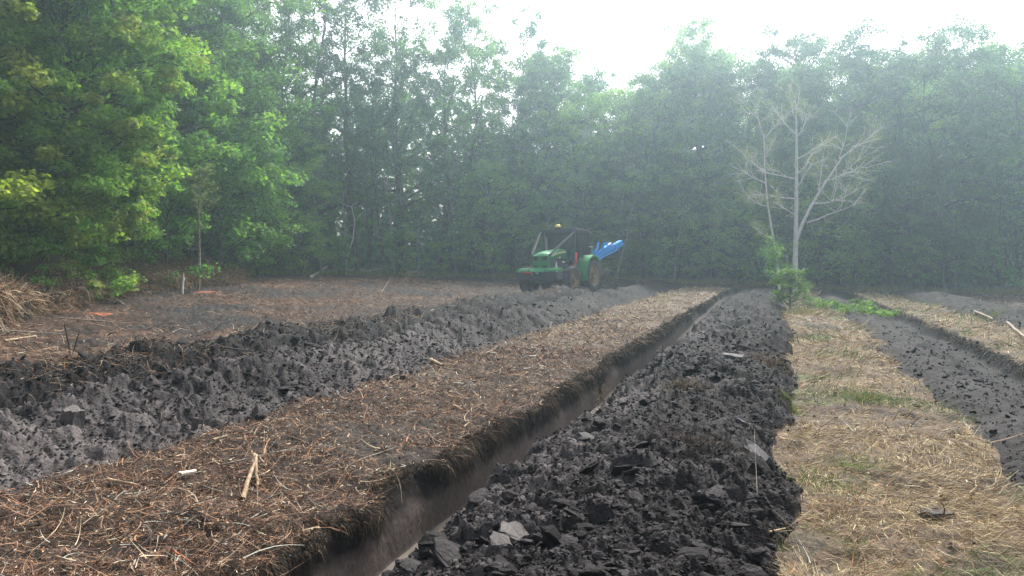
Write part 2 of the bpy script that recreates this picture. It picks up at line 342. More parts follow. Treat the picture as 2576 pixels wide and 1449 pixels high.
for zi in (1, 3, 6, 8, 10, 4, 7):
    Vl, Fl, Cl, off = [], [], [], 0
    for k in range(6):
        idx = np.where((zn_ == zi) & (kind_ == k))[0]; idx = np.array([i for i in idx if i not in top], int)
        if not len(idx): continue
        V0, F0 = clods[k]; S = sz[idx][:, None, None] * np.array([1.25, 1, .8])
        P = np.einsum('nij,nkj->nki', rot[idx], V0[None] * S) + np.stack([px_[idx], py_[idx], z_[idx] + sz[idx] * .25], 1)[:, None]
        Vl.append(P.reshape(-1, 3)); Fl.append((F0[None] + (np.arange(len(idx)) * len(V0))[:, None, None] + off).reshape(-1, 3)); Cl.append(np.repeat(cc[idx], len(V0), 0)); off += len(idx) * len(V0)
    if off:
        me = npmesh('clods', np.concatenate(Vl), np.concatenate(Fl), np.concatenate(Cl)); me.materials.append(m_clod)
        o = link(bpy.data.objects.new('loose_clods', me), ridges[zi]); o['kind'] = 'stuff'
cm = []
for k in range(6):
    for j, c_ in enumerate(((.0135, .0115, .012), (.034, .030, .031), (.075, .066, .065))):
        V0, F0 = clod_mesh(100 + k * 3 + j, (.9, .6, .35, .75, .5, .25)[k], 2)
        me = npmesh('clod', V0, F0, np.tile(C(*c_), (len(V0), 1))); me.materials.append(m_clod); cm.append(me)
for i in order[:290]:
    j = 2 if cc[i].mean() > .06 else 1 if cc[i].mean() > .025 else 0
    o = bpy.data.objects.new('clod', cm[kind_[i] * 3 + j]); col.objects.link(o); o.parent = ridges[int(zn_[i])]
    s = min(.12, sz[i] * (2.5 if kind_[i] in (2, 5) else 1.3)); o.location = (px_[i], py_[i], z_[i] + s * .1); o.scale = (1.3 * s, s, .85 * s); o.rotation_euler = (random.gauss(0, .4), random.gauss(0, .4), random.uniform(0, 6.28))

# ------------------------------------------------------------------ straw, litter, grass
def ribbons(P, az, pitch, L, W, bend, colr, nseg=2, roll=None):
    n = len(P); d = np.stack([np.cos(az) * np.cos(pitch), np.sin(az) * np.cos(pitch), np.sin(pitch)], 1)
    hz = np.stack([-np.sin(az), np.cos(az), np.zeros(n)], 1); up = np.cross(d, hz); up *= np.sign(up[:, 2:3] + 1e-9)
    ro = rng.uniform(-1.2, 1.2, n) if roll is None else roll
    side = hz * np.cos(ro)[:, None] + up * np.sin(ro)[:, None]; sb = rng.normal(0, .35, n)[:, None] * hz
    rows = []
    for k in range(nseg + 1):
        t = k / nseg; c = P + d * (L * t)[:, None] + (np.array([0, 0, 1.]) * (bend * t * t)[:, None] + sb * t * t) * L[:, None]
        wd = (W * (1 - .75 * t) * .5)[:, None] if nseg > 1 else (W * .5)[:, None]
        rows += [c - side * wd, c + side * wd]
    Vx = np.stack(rows, 1).reshape(-1, 3); m = 2 * (nseg + 1); b = np.arange(n)[:, None] * m
    Qx = np.concatenate([b + np.array([[2 * k, 2 * k + 1, 2 * k + 3, 2 * k + 2]]) for k in range(nseg)], 0)
    return Vx, Qx, np.repeat(colr, m, 0)
def pick(pal, n, wts=None):
    pal = np.array(pal); i = rng.choice(len(pal), n, p=None if wts is None else np.array(wts) / sum(wts)); return pal[i] * rng.uniform(.7, 1.3, (n, 1))
def stuff(name, VQC, m, kind='stuff', label=None, cat=None, parent=None):
    o_, V_, Q_, C_ = 0, [], [], []
    for v, q, c in VQC: V_.append(v); Q_.append(q + o_); C_.append(c); o_ += len(v)
    me = npmesh(name, np.concatenate(V_), np.concatenate(Q_), np.concatenate(C_)); me.materials.append(m)
    o = link(bpy.data.objects.new(name, me), parent); tag(o, label, cat, kind=kind); return o
m_straw = mat('dry_litter', attr=True, rough=.8, spec=.15)
BR = [(.085, .042, .030), (.16, .085, .052), (.23, .14, .09), (.03, .02, .018), (.46, .36, .25), (.27, .125, .065)]
TN = [(.36, .28, .17), (.28, .205, .125), (.18, .12, .08), (.50, .41, .28), (.10, .07, .05), (.31, .195, .115)]
GR = [(.13, .19, .06), (.18, .23, .08), (.10, .15, .05)]
def litter(n, zone, rmin, rmax, pw, fn, amax=40, wd=.0026):
    a, b, r = sample_pts(n, rmin, rmax, pw, amax); z, zn, uw, _ = ground(a, b)
    k = np.isin(zn, zone) & (b < Ytree(a, b) + 1); a, b, r, z = a[k], b[k], r[k], z[k]; return fn(a, b, z, r)
def strawA(a, b, z, r):
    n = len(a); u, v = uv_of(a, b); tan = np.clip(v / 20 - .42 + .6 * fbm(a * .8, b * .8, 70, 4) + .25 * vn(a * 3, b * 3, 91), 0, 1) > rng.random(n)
    dark = (fbm(a * .8, b * .8, 70, 4) + .5 * fbm(a * 3, b * 3, 71, 3) > .4) & (rng.random(n) < .8)
    c = np.where(tan[:, None], pick(TN, n), pick(BR, n, (4, 4, 3, 3, 1, 1.4))); k = ~dark; a, b, z, r, c = a[k], b[k], z[k], r[k], c[k]; n = len(a)
    return ribbons(np.stack([a, b, z + rng.uniform(0, .03, n)], 1), rng.uniform(0, 6.28, n), rng.normal(.15, .38, n), rng.lognormal(-3.15, .5, n) * np.clip(r / 8, 1, 2.5), np.clip(r * .0006, .0034, .022) * rng.uniform(.5, 1.9, n), rng.normal(-.1, .25, n), c * np.array([1.28, 1.32, 1.28]))
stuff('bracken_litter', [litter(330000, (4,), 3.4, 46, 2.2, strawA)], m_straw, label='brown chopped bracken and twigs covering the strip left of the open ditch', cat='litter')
def strawB(a, b, z, r):
    n = len(a); fl = vn(a * .9, b * .9, 92) * 4 + rng.normal(0, .5, n); gr = (fbm(a * 1.1, b * 1.1, 77, 2) > .22) & (rng.random(n) < .7)
    dk = (fbm(a * .8, b * .8, 70, 4) + .4 * vn(a * 14, b * 14, 72) > .20) & (rng.random(n) < .85)
    redd = np.clip(1.1 - r / 6 + .5 * vn(a * 2, b * 2, 93), 0, 1) > rng.random(n)
    c = np.where(gr[:, None], pick(GR, n), np.where(redd[:, None], pick([(.28, .165, .1), (.38, .26, .16), (.18, .11, .07), (.45, .35, .23)], n), pick(TN, n) * np.array([1.3, 1.36, 1.2])))
    k = ~dk; a, b, z, r, c, fl, gr = a[k], b[k], z[k], r[k], c[k], fl[k], gr[k]; n = len(a)
    return ribbons(np.stack([a, b, z + rng.uniform(0, .035, n)], 1), fl, np.where(gr, rng.normal(.7, .35, n), rng.normal(.28, .35, n)), rng.uniform(.05, .2, n) * np.clip(r / 10, 1, 2), np.clip(r * .0005, .0024, .02) * rng.uniform(.6, 1.6, n), rng.normal(-.4, .3, n), c)
stuff('dry_grass', [litter(300000, (7, 9), 3.4, 46, 2.1, strawB)], m_straw, label='flattened straw coloured grass on the strips right of the ditch spoil', cat='dry grass')
def strawF(a, b, z, r):
    n = len(a); f = fbm(a * .5, b * .9, 78, 4); k = rng.random(n) < np.clip(.4 + f * 1.3, .06, 1); k &= ~((fbm(a * .3, b * .3, 73, 3) * .9 + .6 * fbm(a * 3, b * 3, 71, 3) > .02) & (rng.random(n) < .8))
    a, b, z, r, f = a[k], b[k], z[k], r[k], f[k]; n = len(a); u, v = uv_of(a, b)
    red = (np.clip((-u - 11) / 8, 0, .8) > rng.random(n))[:, None]
    c = np.where(red, pick([(.24, .105, .06), (.30, .16, .09), (.15, .075, .05), (.40, .29, .18)], n), np.where(rng.random((n, 1)) < .35, pick(TN, n), pick(BR, n)))
    return ribbons(np.stack([a, b, z + rng.uniform(0, .06, n)], 1), rng.uniform(0, 6.28, n), rng.normal(.12, .3, n), rng.uniform(.06, .35, n), np.clip(r * .00045, .004, .022) * rng.uniform(.6, 1.6, n), rng.normal(-.2, .3, n), c)
stuff('field_litter', [litter(260000, (0, 11, 1), 8, 58, 1.5, strawF)], m_straw, label='brown and straw coloured mulch spread over the cleared field up to the trees', cat='litter')
# roots and sods hanging over the cut edge of the ditch, and roots in the dark bank on the left
def hang(n, u0, v0, v1, side):
    v = v0 * (v1 / v0) ** rng.random(n); u = (np.interp(v, *LIP[0]) + rng.normal(-.035, .035, n)) if u0 < 0 else u0 + rng.normal(0, .05, n); X, Y = xy_of(u, v)
    z = ground(X, Y)[0]; z = np.where(u0 < 0, np.maximum(z, base_z(X, Y) - .05 * rng.random(n)), np.maximum(z, base_z(X, Y) - .12 * rng.random(n)))
    az = -TH + rng.normal(0, .7, n) + (0 if side > 0 else np.pi)
    c = pick([(.035, .026, .02), (.06, .042, .03), (.12, .085, .05), (.02, .016, .015), (.24, .18, .1)], n, (4, 3, 1.3, 5, .8))
    return ribbons(np.stack([X, Y, z + .015], 1), az, rng.normal(-.3, .5, n), rng.uniform(.02, .1, n) * (1 + .8 * vn(v * 2.1, v * 0, 18)), np.clip(v * .0005, .003, .02) * rng.uniform(.6, 1.6, n), rng.normal(-.8, .5, n), c)
stuff('hanging_roots', [hang(34000, -2.68, 3.2, 44, 1), hang(5000, 3.62, 8, 44, -1)], m_straw, label='dark roots and sod fringe hanging over the cut ditch edges', cat='roots')
def rootb(a, b, z, r):
    n = len(a); return ribbons(np.stack([a, b, z], 1), rng.uniform(0, 6.28, n), rng.normal(.3, .5, n), rng.uniform(.1, .4, n), np.clip(r * .0005, .003, .02), rng.normal(-.5, .4, n), pick([(.05, .035, .03), (.1, .07, .05), (.2, .15, .1)], n))
stuff('bank_roots', [litter(9000, (1, 2, 3), 8, 40, 1.5, rootb)], m_straw, label='torn fine roots sticking out of the dark bank behind the left ridge', cat='roots')
def twigsA(a, b, z, r):
    n = len(a); return ribbons(np.stack([a, b, z + rng.uniform(.005, .05, n)], 1), rng.uniform(0, 6.28, n), rng.normal(.08, .22, n), rng.lognormal(-1.9, .45, n), rng.uniform(.004, .013, n) * np.clip(r / 7, .8, 2.2), rng.normal(0, .25, n),
        pick([(.15, .085, .055), (.24, .145, .09), (.08, .05, .04), (.42, .33, .22), (.32, .32, .27), (.32, .16, .08)], n, (4, 4, 4, 1, .8, 1)), 4, rng.uniform(-.5, .5, n))
stuff('twig_litter', [litter(13000, (4,), 3.4, 30, 2.3, twigsA), litter(5000, (7,), 3.4, 20, 2.3, twigsA), litter(9000, (0,), 10, 45, 1.6, twigsA)], m_straw, label='broken twigs and stalks lying over the chopped litter', cat='twigs')
# pale wood chips
def chips(a, b, z, r):
    n = len(a); return ribbons(np.stack([a, b, z + .025], 1), rng.uniform(0, 6.28, n), rng.normal(.1, .25, n), rng.uniform(.01, .05, n), rng.uniform(.004, .012, n) * np.clip(r / 8, 1, 2), rng.normal(0, .1, n),
        pick([(.55, .46, .34), (.7, .62, .5), (.42, .3, .18), (.36, .38, .34), (.5, .28, .14)], n, (1.6, .4, 4, 3, 1.6)), 2)
stuff('wood_chips', [litter(11000, (4, 0), 3.6, 40, 2.2, chips)], m_straw, label='pale splinters and wood chips strewn in the brown litter', cat='wood chips')

# ------------------------------------------------------------------ tubes, leaves, trees
def tube(pts, rad, sides=6):
    pts = np.array(pts, float); n = len(pts); rad = np.array(rad, float)
    T = np.gradient(pts, axis=0); T /= np.linalg.norm(T, axis=1, keepdims=True) + 1e-9
    ref = np.where(np.abs(T[:, 2:3]) > .9, np.array([[1., 0, 0]]), np.array([[0, 0, 1.]])); 
    ref = ref[:1].repeat(n, 0) if n < 50 else ref
    A1 = np.cross(T, ref); A1 /= np.linalg.norm(A1, axis=1, keepdims=True) + 1e-9; B1 = np.cross(T, A1)
    a = np.arange(sides) / sides * 2 * np.pi
    Vt = pts[:, None] + rad[:, None, None] * (A1[:, None] * np.cos(a)[None, :, None] + B1[:, None] * np.sin(a)[None, :, None])
    i = np.arange(n - 1)[:, None] * sides; j = np.arange(sides)[None]; j2 = (j + 1) % sides
    Qt = np.stack([i + j, i + j2, i + sides + j2, i + sides + j], -1).reshape(-1, 4)
    return Vt.reshape(-1, 3), Qt
class Acc:
    def __init__(s): s.V = []; s.Q = []; s.n = 0
    def add(s, v, q): s.V.append(v); s.Q.append(q + s.n); s.n += len(v)
    def tube(s, p, r, k=6): s.add(*tube(p, r, k))
    def mesh(s, name, m, c=None):
        me = npmesh(name, np.concatenate(s.V), np.concatenate(s.Q), c, True); me.materials.append(m); return me
def leaves(centers, rad, flat, npc, size, r, pal, updir=.75, shade=None):
    """leaf-sized rhombs spread through flattened clumps"""
    nC = len(centers); n = nC * npc
    c = np.repeat(centers, npc, 0); rd = np.repeat(rad, npc)
    d = r.normal(0, 1, (n, 3)); d /= np.linalg.norm(d, axis=1, keepdims=True); d *= (r.random((n, 1)) ** .45)
    P = c + d * np.stack([rd, rd, rd * flat], 1)
    P[:, 2] -= (d[:, 0] ** 2 + d[:, 1] ** 2) * rd * .22
    N = d * .5 + r.normal(0, .45, (n, 3)) + np.array([0, 0, updir]); N /= np.linalg.norm(N, axis=1, keepdims=True)
    a = r.normal(0, 1, (n, 3)); a -= N * (a * N).sum(1, keepdims=True); a /= np.linalg.norm(a, axis=1, keepdims=True); b = np.cross(N, a)
    s = size * r.uniform(.6, 1.3, (n, 1))
    Vl = np.stack([P - a * s * .55, P + b * s * .34 - N * s * .08, P + a * s * .6, P - b * s * .34 - N * s * .08], 1).reshape(-1, 3)
    Ql = np.arange(n * 4).reshape(-1, 4)
    pal = np.array(pal); cl_ = pal[np.repeat(r.integers(0, len(pal), nC), npc)] * np.repeat(r.uniform(.75, 1.25, (nC, 1)), npc, 0) * .65 + pal[r.integers(0, len(pal), n)] * .35
    cl_ = cl_ * r.uniform(.7, 1.25, (n, 1)); return Vl, Ql, np.repeat(cl_, 4, 0)
OAK = [(.08, .18, .045), (.105, .22, .05), (.055, .14, .04), (.15, .27, .055)]
DRK = [(.045, .11, .036), (.06, .14, .04), (.038, .09, .04)]
YEL = [(.19, .29, .05), (.24, .28, .06), (.15, .26, .05), (.27, .28, .07)]
BRI = [(.13, .26, .06), (.11, .23, .06), (.18, .30, .06)]
LGT = [(.16, .27, .075), (.19, .30, .085), (.12, .22, .06)]
MID = [(.07, .13, .05), (.09, .16, .055), (.06, .12, .05)]
m_bark = mat('grey_bark', (.06, .055, .042), rough=.9, c2=(.13, .14, .11), nscale=5, noise=.3, bump=.6, bscale=18, spec=.1)
m_birch = mat('pale_birch_bark', (.66, .66, .62), rough=.8, c2=(.42, .42, .39), nscale=7, noise=.2, bump=.3, bscale=20, spec=.15)
m_pale = mat('pale_stem_bark', (.30, .30, .26), rough=.85, c2=(.14, .14, .12), nscale=5, noise=.2, spec=.1)
m_twig = mat('dead_twig', (.2, .165, .13), rough=.9, c2=(.34, .31, .26), nscale=9, noise=.3, spec=.1)
m_leaf = mat('leaf', attr=True, rough=.6, spec=.1, transl=.42)
def gen_tree(seed, H=16., Rc=4., cb=.18, nl=34, lsize=.15, npc=90, pal=OAK, rc=(.45, 1.15), flat=.55, tr=.2, top=.35, sub=4, bark=None, up=.25, lean=0.):
    r = np.random.default_rng(seed); T = Acc()
    k = 9; t = np.linspace(0, 1, k); px = np.cumsum(r.normal(0, H * .018, k)); py = np.cumsum(r.normal(0, H * .018, k)); px -= px[0]; py -= py[0]
    tp = np.stack([px + lean * t * H, py, t * H * .97], 1); T.tube(tp, tr * (1 - t) ** .8 + .015, 8)
    def trunk(h): return np.array([np.interp(h, tp[:, 2], tp[:, 0]), np.interp(h, tp[:, 2], tp[:, 1]), h])
    cs, rs = [], []; az = r.uniform(0, 6.28)
    for i in range(nl):
        f = (i + r.random()) / nl; h = H * (cb + (1 - cb) * f * .95); prof = max(0, 1 - abs((f - .42) / .66) ** 2.3) ** .5
        L = Rc * max(prof, top * .5) * r.uniform(.65, 1.18); az += 2.4 + r.normal(0, .5); el = up + .75 * f ** 1.5 + r.normal(0, .15)
        p = trunk(h); d = np.array([math.cos(az) * math.cos(el), math.sin(az) * math.cos(el), math.sin(el)]); pts = [p]
        for s in range(5):
            d = d + r.normal(0, .13, 3) + np.array([0, 0, -.05 if s > 2 else .03]); d /= np.linalg.norm(d); pts.append(pts[-1] + d * L / 5)
        pts = np.array(pts); r0 = max(.02, tr * .42 * (1 - f) + .015); T.tube(pts, np.linspace(r0, .008, 6), 5)
        cs.append(pts[-1]); rs.append(r.uniform(*rc) * .8)
        for s in range(sub):
            q = r.uniform(1.6, 4.9); b = pts[int(q)] + (pts[min(5, int(q) + 1)] - pts[int(q)]) * (q % 1)
            a2 = az + r.choice([-1, 1]) * r.uniform(.4, 1.2); e2 = el * .4 + r.normal(.1, .25); l2 = L * r.uniform(.18, .38) + .25
            e = b + np.array([math.cos(a2) * math.cos(e2), math.sin(a2) * math.cos(e2), math.sin(e2)]) * l2
            T.tube([b, (b + e) / 2 + r.normal(0, .05, 3), e], [.018, .012, .005], 4); cs.append(e); rs.append(r.uniform(*rc))
    cs, rs = np.array(cs), np.array(rs)
    v, q, c = leaves(cs, rs, flat, npc, lsize, r, pal)
    cm_ = npmesh('crown', v, q, c); cm_.materials.append(m_leaf)
    return T.mesh('trunk', bark or m_bark), cm_
def plant_tree(name, var, loc, rz, sc_, label, cat='tree', group=None):
    t = empty(name, loc, rz, sc_); tag(t, label, cat, group)
    for nm, me in (('trunk', var[0]), ('crown', var[1])): link(bpy.data.objects.new(nm, me), t)
    return t
oaks = [gen_tree(100 + i, H=16, Rc=4.8 + .4 * (i % 3), cb=(.04, .08, .14)[i % 3], nl=44, npc=105, pal=(OAK, LGT, DRK, BRI, MID)[i % 5], lsize=.17) for i in range(5)]
airy = [gen_tree(150 + i, H=16, Rc=4.3, cb=.2, nl=36, npc=75, pal=(OAK, DRK, MID)[i % 3], lsize=.17, rc=(.45, .8), sub=4) for i in range(3)]
thin = [gen_tree(180 + i, H=12, Rc=2.0, cb=.35, nl=18, npc=42, pal=MID, lsize=.16, rc=(.4, .7), tr=.09, sub=3, bark=(m_pale, m_bark)[i]) for i in range(2)]
bushes = [gen_tree(200 + i, H=2.6, Rc=1.5, cb=.08, nl=16, npc=55, pal=(LGT, BRI, OAK)[i], lsize=.11, rc=(.3, .5), tr=.04, sub=3, up=.5) for i in range(3)]
def tree_px(name, var, px, py, top, Y, H0, label, cat='tree', group=None, wsc=None, rz=None):
    X = (px - CX) / F * Y; z = gz(X, Y); ztop = CH + (HY - top) / F * Y; s = (ztop - z) / H0; ws = wsc if wsc else s
    return plant_tree(name, var, (X, Y, z - .05), random.uniform(0, 6.28) if rz is None else rz, (ws, ws, s), label, cat, group)
# front row along the forest edge (px, top y, variant, extra depth, width scale)
front = [(470, -130, 'o0', 1, 1.05, 'tall broad green oak whose layered boughs hang over the scrub on the left'),
         (580, -20, 'o3', 3, .75, 'tall dark leafy tree left of the first gap of sky'),
         (690, 25, 'a0', 1, .7, 'open crowned tree with a bare grey trunk at the first gap of sky'),
         (800, -30, 'a2', 3, .85, 'tall tree with many small sky holes right of the first gap of sky'),
         (900, -40, 'a1', 1, .9, 'tall airy tree with long pale leaning trunk'),
         (1010, -40, 'a2', 2, .9, 'tall airy tree left of the big notch in the skyline'),
         (1100, 30, 'a0', 3, .75, 'tall tree whose crown ends the high part of the skyline'),
         (1210, 45, 'a0', 1, .75, 'slender topped tree standing left of the tractor'),
         (1290, 85, 'a1', 3, .75, 'round topped tree above and left of the tractor roof'),
         (1390, 165, 'o0', 1, .85, 'mid height tree directly behind the tractor cab'),
         (1470, 190, 'a1', 2, .85, 'tree behind the blue plough with lumpy crown'),
         (1545, 250, 'o3', 0, .8, 'shorter bright green tree at the lowest notch of the skyline'),
         (1640, 215, 'o4', 2, .75, 'tree just right of the lowest notch of the skyline'),
         (1710, 108, 'o1', 3, .85, 'pale pointed tree right of the skyline notch'),
         (1800, 165, 'o0', 2, .8, 'yellowish green tree between the pointed tree and the bare birch'),
         (1890, 205, 'a2', 1, .75, 'low dark tree behind the left limbs of the birch'),
         (1960, 150, 'o2', 3, .8, 'round dark crowned tree behind the birch top'),
         (2060, 135, 'o4', 2, .9, 'broad dark tree right behind the birch top'),
         (2160, 160, 'o2', 1, .85, 'dark tree right of the birch with even top'),
         (2260, 185, 'o3', 2, .85, 'hazy tree in the dip of the right skyline'),
         (2350, 150, 'o4', 1, .85, 'dense hazy tree with blunt top near the right edge'),
         (2440, 130, 'o2', 3, .9, 'tallest hazy tree near the right edge'),
         (2540, 165, 'o0', 1, .85, 'large tree cut by the right edge of the picture'),
         (2680, 150, 'o1', 2, .9, 'tree standing just past the right edge')]
VAR = {'o': oaks, 'a': airy, 't': thin}
for px, top, vk, dy, ws, lab in front:
    tx = (px - CX) / F; Y = float(np.interp(tx, TX, TY)) + dy + 1.0
    X = tx * Y; z = gz(X, Y); H = CH + (HY - top) / F * Y - z
    if px > 2600 : lab = None
    t = tree_px('oak_tree' if vk[0] == 'o' else 'alder_tree', VAR[vk[0]][int(vk[1])], px, 0, top, Y, 16., lab or 'tree just past the right edge', wsc=ws, group=None)
# labels by landmark for the trees deeper in
LM = [(380, 'the shelf leaved tree on the left'), (500, 'the young pine'), (600, 'the dark round shrub'), (700, 'the first gap of sky'), (805, 'the pale cut log'), (880, 'the bare forked sapling'), (950, 'the long leaning pale trunk'), (1030, 'the bush among the ferns'), (1120, 'the end of the high skyline'),
      (1215, 'the thick grey trunk'), (1310, "the tractor's bumper"), (1400, 'the tractor cab'), (1500, 'the raised blue plough'), (1590, 'the lowest notch of the skyline'), (1665, 'the thin straight pale stem'), (1720, 'the pale pointed tree'), (1790, 'the yellowish tree'), (1860, 'the far end of the ditch'),
      (1925, 'the thinner bare stem'), (2003, 'the lone pale tree'), (2090, 'the leafy cut branches'), (2180, 'the spreading bush'), (2270, 'the dip of the right skyline'), (2350, 'the blunt topped tree'), (2400, 'the faint pale stem'), (2460, 'the tallest hazy tree'), (2530, 'the thick faint trunk'), (2620, 'the right edge of the picture')]
USED = set()
def uniq(prefix, px):
    for d, nm in sorted((abs(px - a), a) for a, _ in LM):
        t = dict(LM)[nm]
        for side in (('behind',) if d < 14 else (('to the left of', 'well to the left of') if px < nm else ('to the right of', 'well to the right of'))):
            l = f'{prefix} {side} {t}'
            if l not in USED: USED.add(l); return l
# deeper rows, partly hidden
random.seed(31); gi = 0
def skyline(px): return float(np.interp(px, [0, 560, 620, 760, 1150, 1200, 1340, 1400, 1500, 1590, 1640, 1700, 1770, 1890, 1950, 2050, 2250, 2440, 2576], [-100, -80, 40, 0, 20, 80, 120, 180, 220, 290, 230, 130, 170, 230, 180, 150, 200, 150, 170]))
for row, (dd, step) in enumerate(((6, 95), (12, 85), (20, 100))):
    px = 430 + row * 30
    while px < 2700:
        p = px + random.uniform(-25, 25); tx = (p - CX) / F; Y = float(np.interp(tx, TX, TY)) + dd + random.uniform(-1.5, 1.5)
        top = skyline(p) + random.uniform(0, 60); 
        if 590 < p < 1340: top += 170 * (row > 0) + 120
        X = tx * Y; z = gz(X, Y); H = CH + (HY - top) / F * Y - z
        if 590 < p < 1340 and (row == 2 or (row == 1 and random.random() < .5)): px += step; continue
        v = random.choice(oaks[:5] + airy) if not 590 < p < 1340 else random.choice(airy)
        plant_tree('background_tree', v, (X, Y, z), random.uniform(0, 6.28), (.8, .8, H / 16), uniq(('second row tree', 'tree deep in the wood', 'dim rearmost tree')[row], p), 'tree', 'trees deeper in the wood')
        px += step
# slim trunks in the front of the wood
random.seed(5)
for px in list(range(760, 2560, 62)):
    p = px + random.uniform(-20, 20); tx = (p - CX) / F; Y = float(np.interp(tx, TX, TY)) + random.uniform(-.3, 4)
    X = tx * Y; t = plant_tree('slim_tree', thin[random.randint(0, 1)], (X, Y, gz(X, Y)), random.uniform(0, 6.28), (.75, .75, random.uniform(.55, .8)), uniq('slim dark sapling', p), 'tree', 'slim saplings along the wood edge')
# near trees at the left edge
near1 = gen_tree(301, H=14, Rc=4.6, cb=.03, nl=70, npc=130, pal=YEL + BRI, lsize=.19, rc=(.35, .9), flat=.5, sub=6, up=.1)
near2 = gen_tree(302, H=13, Rc=4.2, cb=.14, nl=56, npc=115, pal=BRI, lsize=.19, rc=(.35, .95), flat=.45, sub=5, up=.05)
def near(name, var, px, Y, s, rz, label):
    X = (px - CX) / F * Y; return plant_tree(name, var, (X, Y, gz(X, Y)), rz, s, label)
near('oak_tree', near1, -110, 23, (1, 1, 1.05), .4, 'near yellow green leafy tree filling the left edge of the picture')
near('oak_tree', near1, 70, 25.5, (.75, .75, .8), 2.6, 'yellow green tree right behind the leafy tree at the left edge')
near('oak_tree', near2, 115, 27.5, (.85, .85, .95), 1.9, 'bright green tree with low boughs reaching over the brown brush on the left')
near('oak_tree', near2, 330, 34, (1.15, 1.15, 1.35), 4.0, 'big green tree with shelf like sprays behind the left scrub')
near('oak_tree', oaks[0], 520, 40, (1.1, 1.1, 1.15), 2.2, 'green tree with low hanging spray right of the pine sapling')
near('oak_tree', oaks[3], 20, 34, (1.2, 1.2, 1.2), 3.2, 'dark tree behind the near bright trees at the far left')
near('oak_tree', oaks[4], 250, 42, (1.2, 1.2, 1.2), 5.2, 'tall dark tree rising behind the big green tree on the left')
for px, Y, s_, k, lab in ((745, 45, .48, 1, 'light green middling tree stepping out of the wood right of the pine'), (1215, 51, .45, 3, 'fresh green spreading small tree left of the tractor'), (1470, 52, .62, 1, 'pale green middling tree behind the plough'),
        (1620, 51.5, .55, 4, 'hazy middling tree with light leaves right of the plough'), (1840, 50, .42, 1, 'small light tree left of the lone pale tree'), (2120, 48.5, .42, 3, 'small leafy tree right of the lone pale tree'), (2380, 47, .5, 4, 'hazy middling tree below the tallest hazy one')):
    X = (px - CX) / F * Y; plant_tree('young_oak', oaks[k], (X, Y, gz(X, Y)), px * .37, (s_ * 1.05, s_ * 1.05, s_), lab)
# understorey bushes
random.seed(77); bi = 0
for px, Y, s, k, lab in ((70, 22.5, .8, 1, 'bright green low bush at the foot of the left edge tree'), (230, 26, .75, 0, 'yellowish low bush rising out of the brown brush'), (420, 30, 1.15, 2, 'dark twiggy shrub left of the pine sapling'),
        (560, 35, 1.76, 2, 'dark round shrub right of the pine sapling'), (650, 39, 1.69, 1, 'fresh green shrub with wide low spray'), (760, 43, .95, 0, 'low green shrub beside the pale fallen log'),
        (850, 46, .7, 2, 'small bush near the bare forked sapling'), (1000, 49.5, .9, 0, 'green bush among ferns left of the tractor'), (1100, 50.5, .7, 1, 'small fresh green bush at the wood edge'),
        (1230, 51, 2.03, 1, 'tall light green bush with spreading top left of the tractor'), (1340, 52, 1.0, 2, 'dark bush hidden behind the tractor'), (1620, 51, 1.1, 2, 'dark bush right of the plough'), (1700, 50.5, 1.35, 0, 'bush among slim pale stems'),
        (1860, 49.5, 1.62, 0, 'leafy bush left of the birch foot'), (2060, 48.5, 1.76, 0, 'spreading bush right of the birch foot'), (2150, 48, 1.0, 0, 'smaller bush right of the spreading bush'), (2300, 47, 1.0, 2, 'dark hazy bush at the right wood edge'), (2480, 46, 1.1, 2, 'hazy bush near the right edge')):
    X = (px - CX) / F * Y; plant_tree('bush', bushes[k], (X, Y, gz(X, Y) - .05), random.uniform(0, 6), s, lab, 'bush')
# far mass of the wood that closes the gaps
def woodmass():
    r = np.random.default_rng(9); n = 3000; tx = r.uniform(-.75, .78, n); Y = np.interp(tx, TX, TY) + r.uniform(15, 28, n); X = tx * Y
    pxs = tx * F + CX; topz = CH + (HY - np.array([skyline(p) for p in pxs]) - 110 - 120 * ((pxs > 720) & (pxs < 1350))) / F * Y; topz = np.minimum(topz, 17)
    zc = r.uniform(0, 1, n) ** 2 * topz
    return leaves(np.stack([X, Y, zc], 1), r.uniform(1.6, 2.6, n), .8, 42, .55, r, DRK, .3)
stuff('distant_wood', [woodmass()], m_leaf, label='dim mass of foliage deep in the wood behind the front trees', cat='woods')

# ------------------------------------------------------------------ pale birch in the field
def stem(p, r0, r1): return np.array(p), np.linspace(r0, r1, len(p))
def branching(T, tips, r, p, d, L, rad, lv, segs=5, spread=.6, upb=.06):
    pts = [p]; d = d / np.linalg.norm(d)
    for s in range(segs):
        d = d + r.normal(0, .12, 3) + np.array([0, 0, upb]); d /= np.linalg.norm(d); pts.append(pts[-1] + d * L / segs)
    pts = np.array(pts); T.tube(pts, np.linspace(rad, rad * .35, segs + 1), 5 if lv > 1 else 4)
    if lv == 0: tips.append(pts[-1]); tips.append(pts[-2]); return
    nb = 8 if lv > 1 else 5
    for k in range(nb):
        q = r.uniform(1.0, segs - .05); b = pts[int(q)] + (pts[int(q) + 1] - pts[int(q)]) * (q % 1); dd = d + r.normal(0, spread, 3); branching(T, tips, r, b, dd, L * r.uniform(.35, .6), rad * .45, lv - 1, 4, spread, upb)
    tips.append(pts[-1])
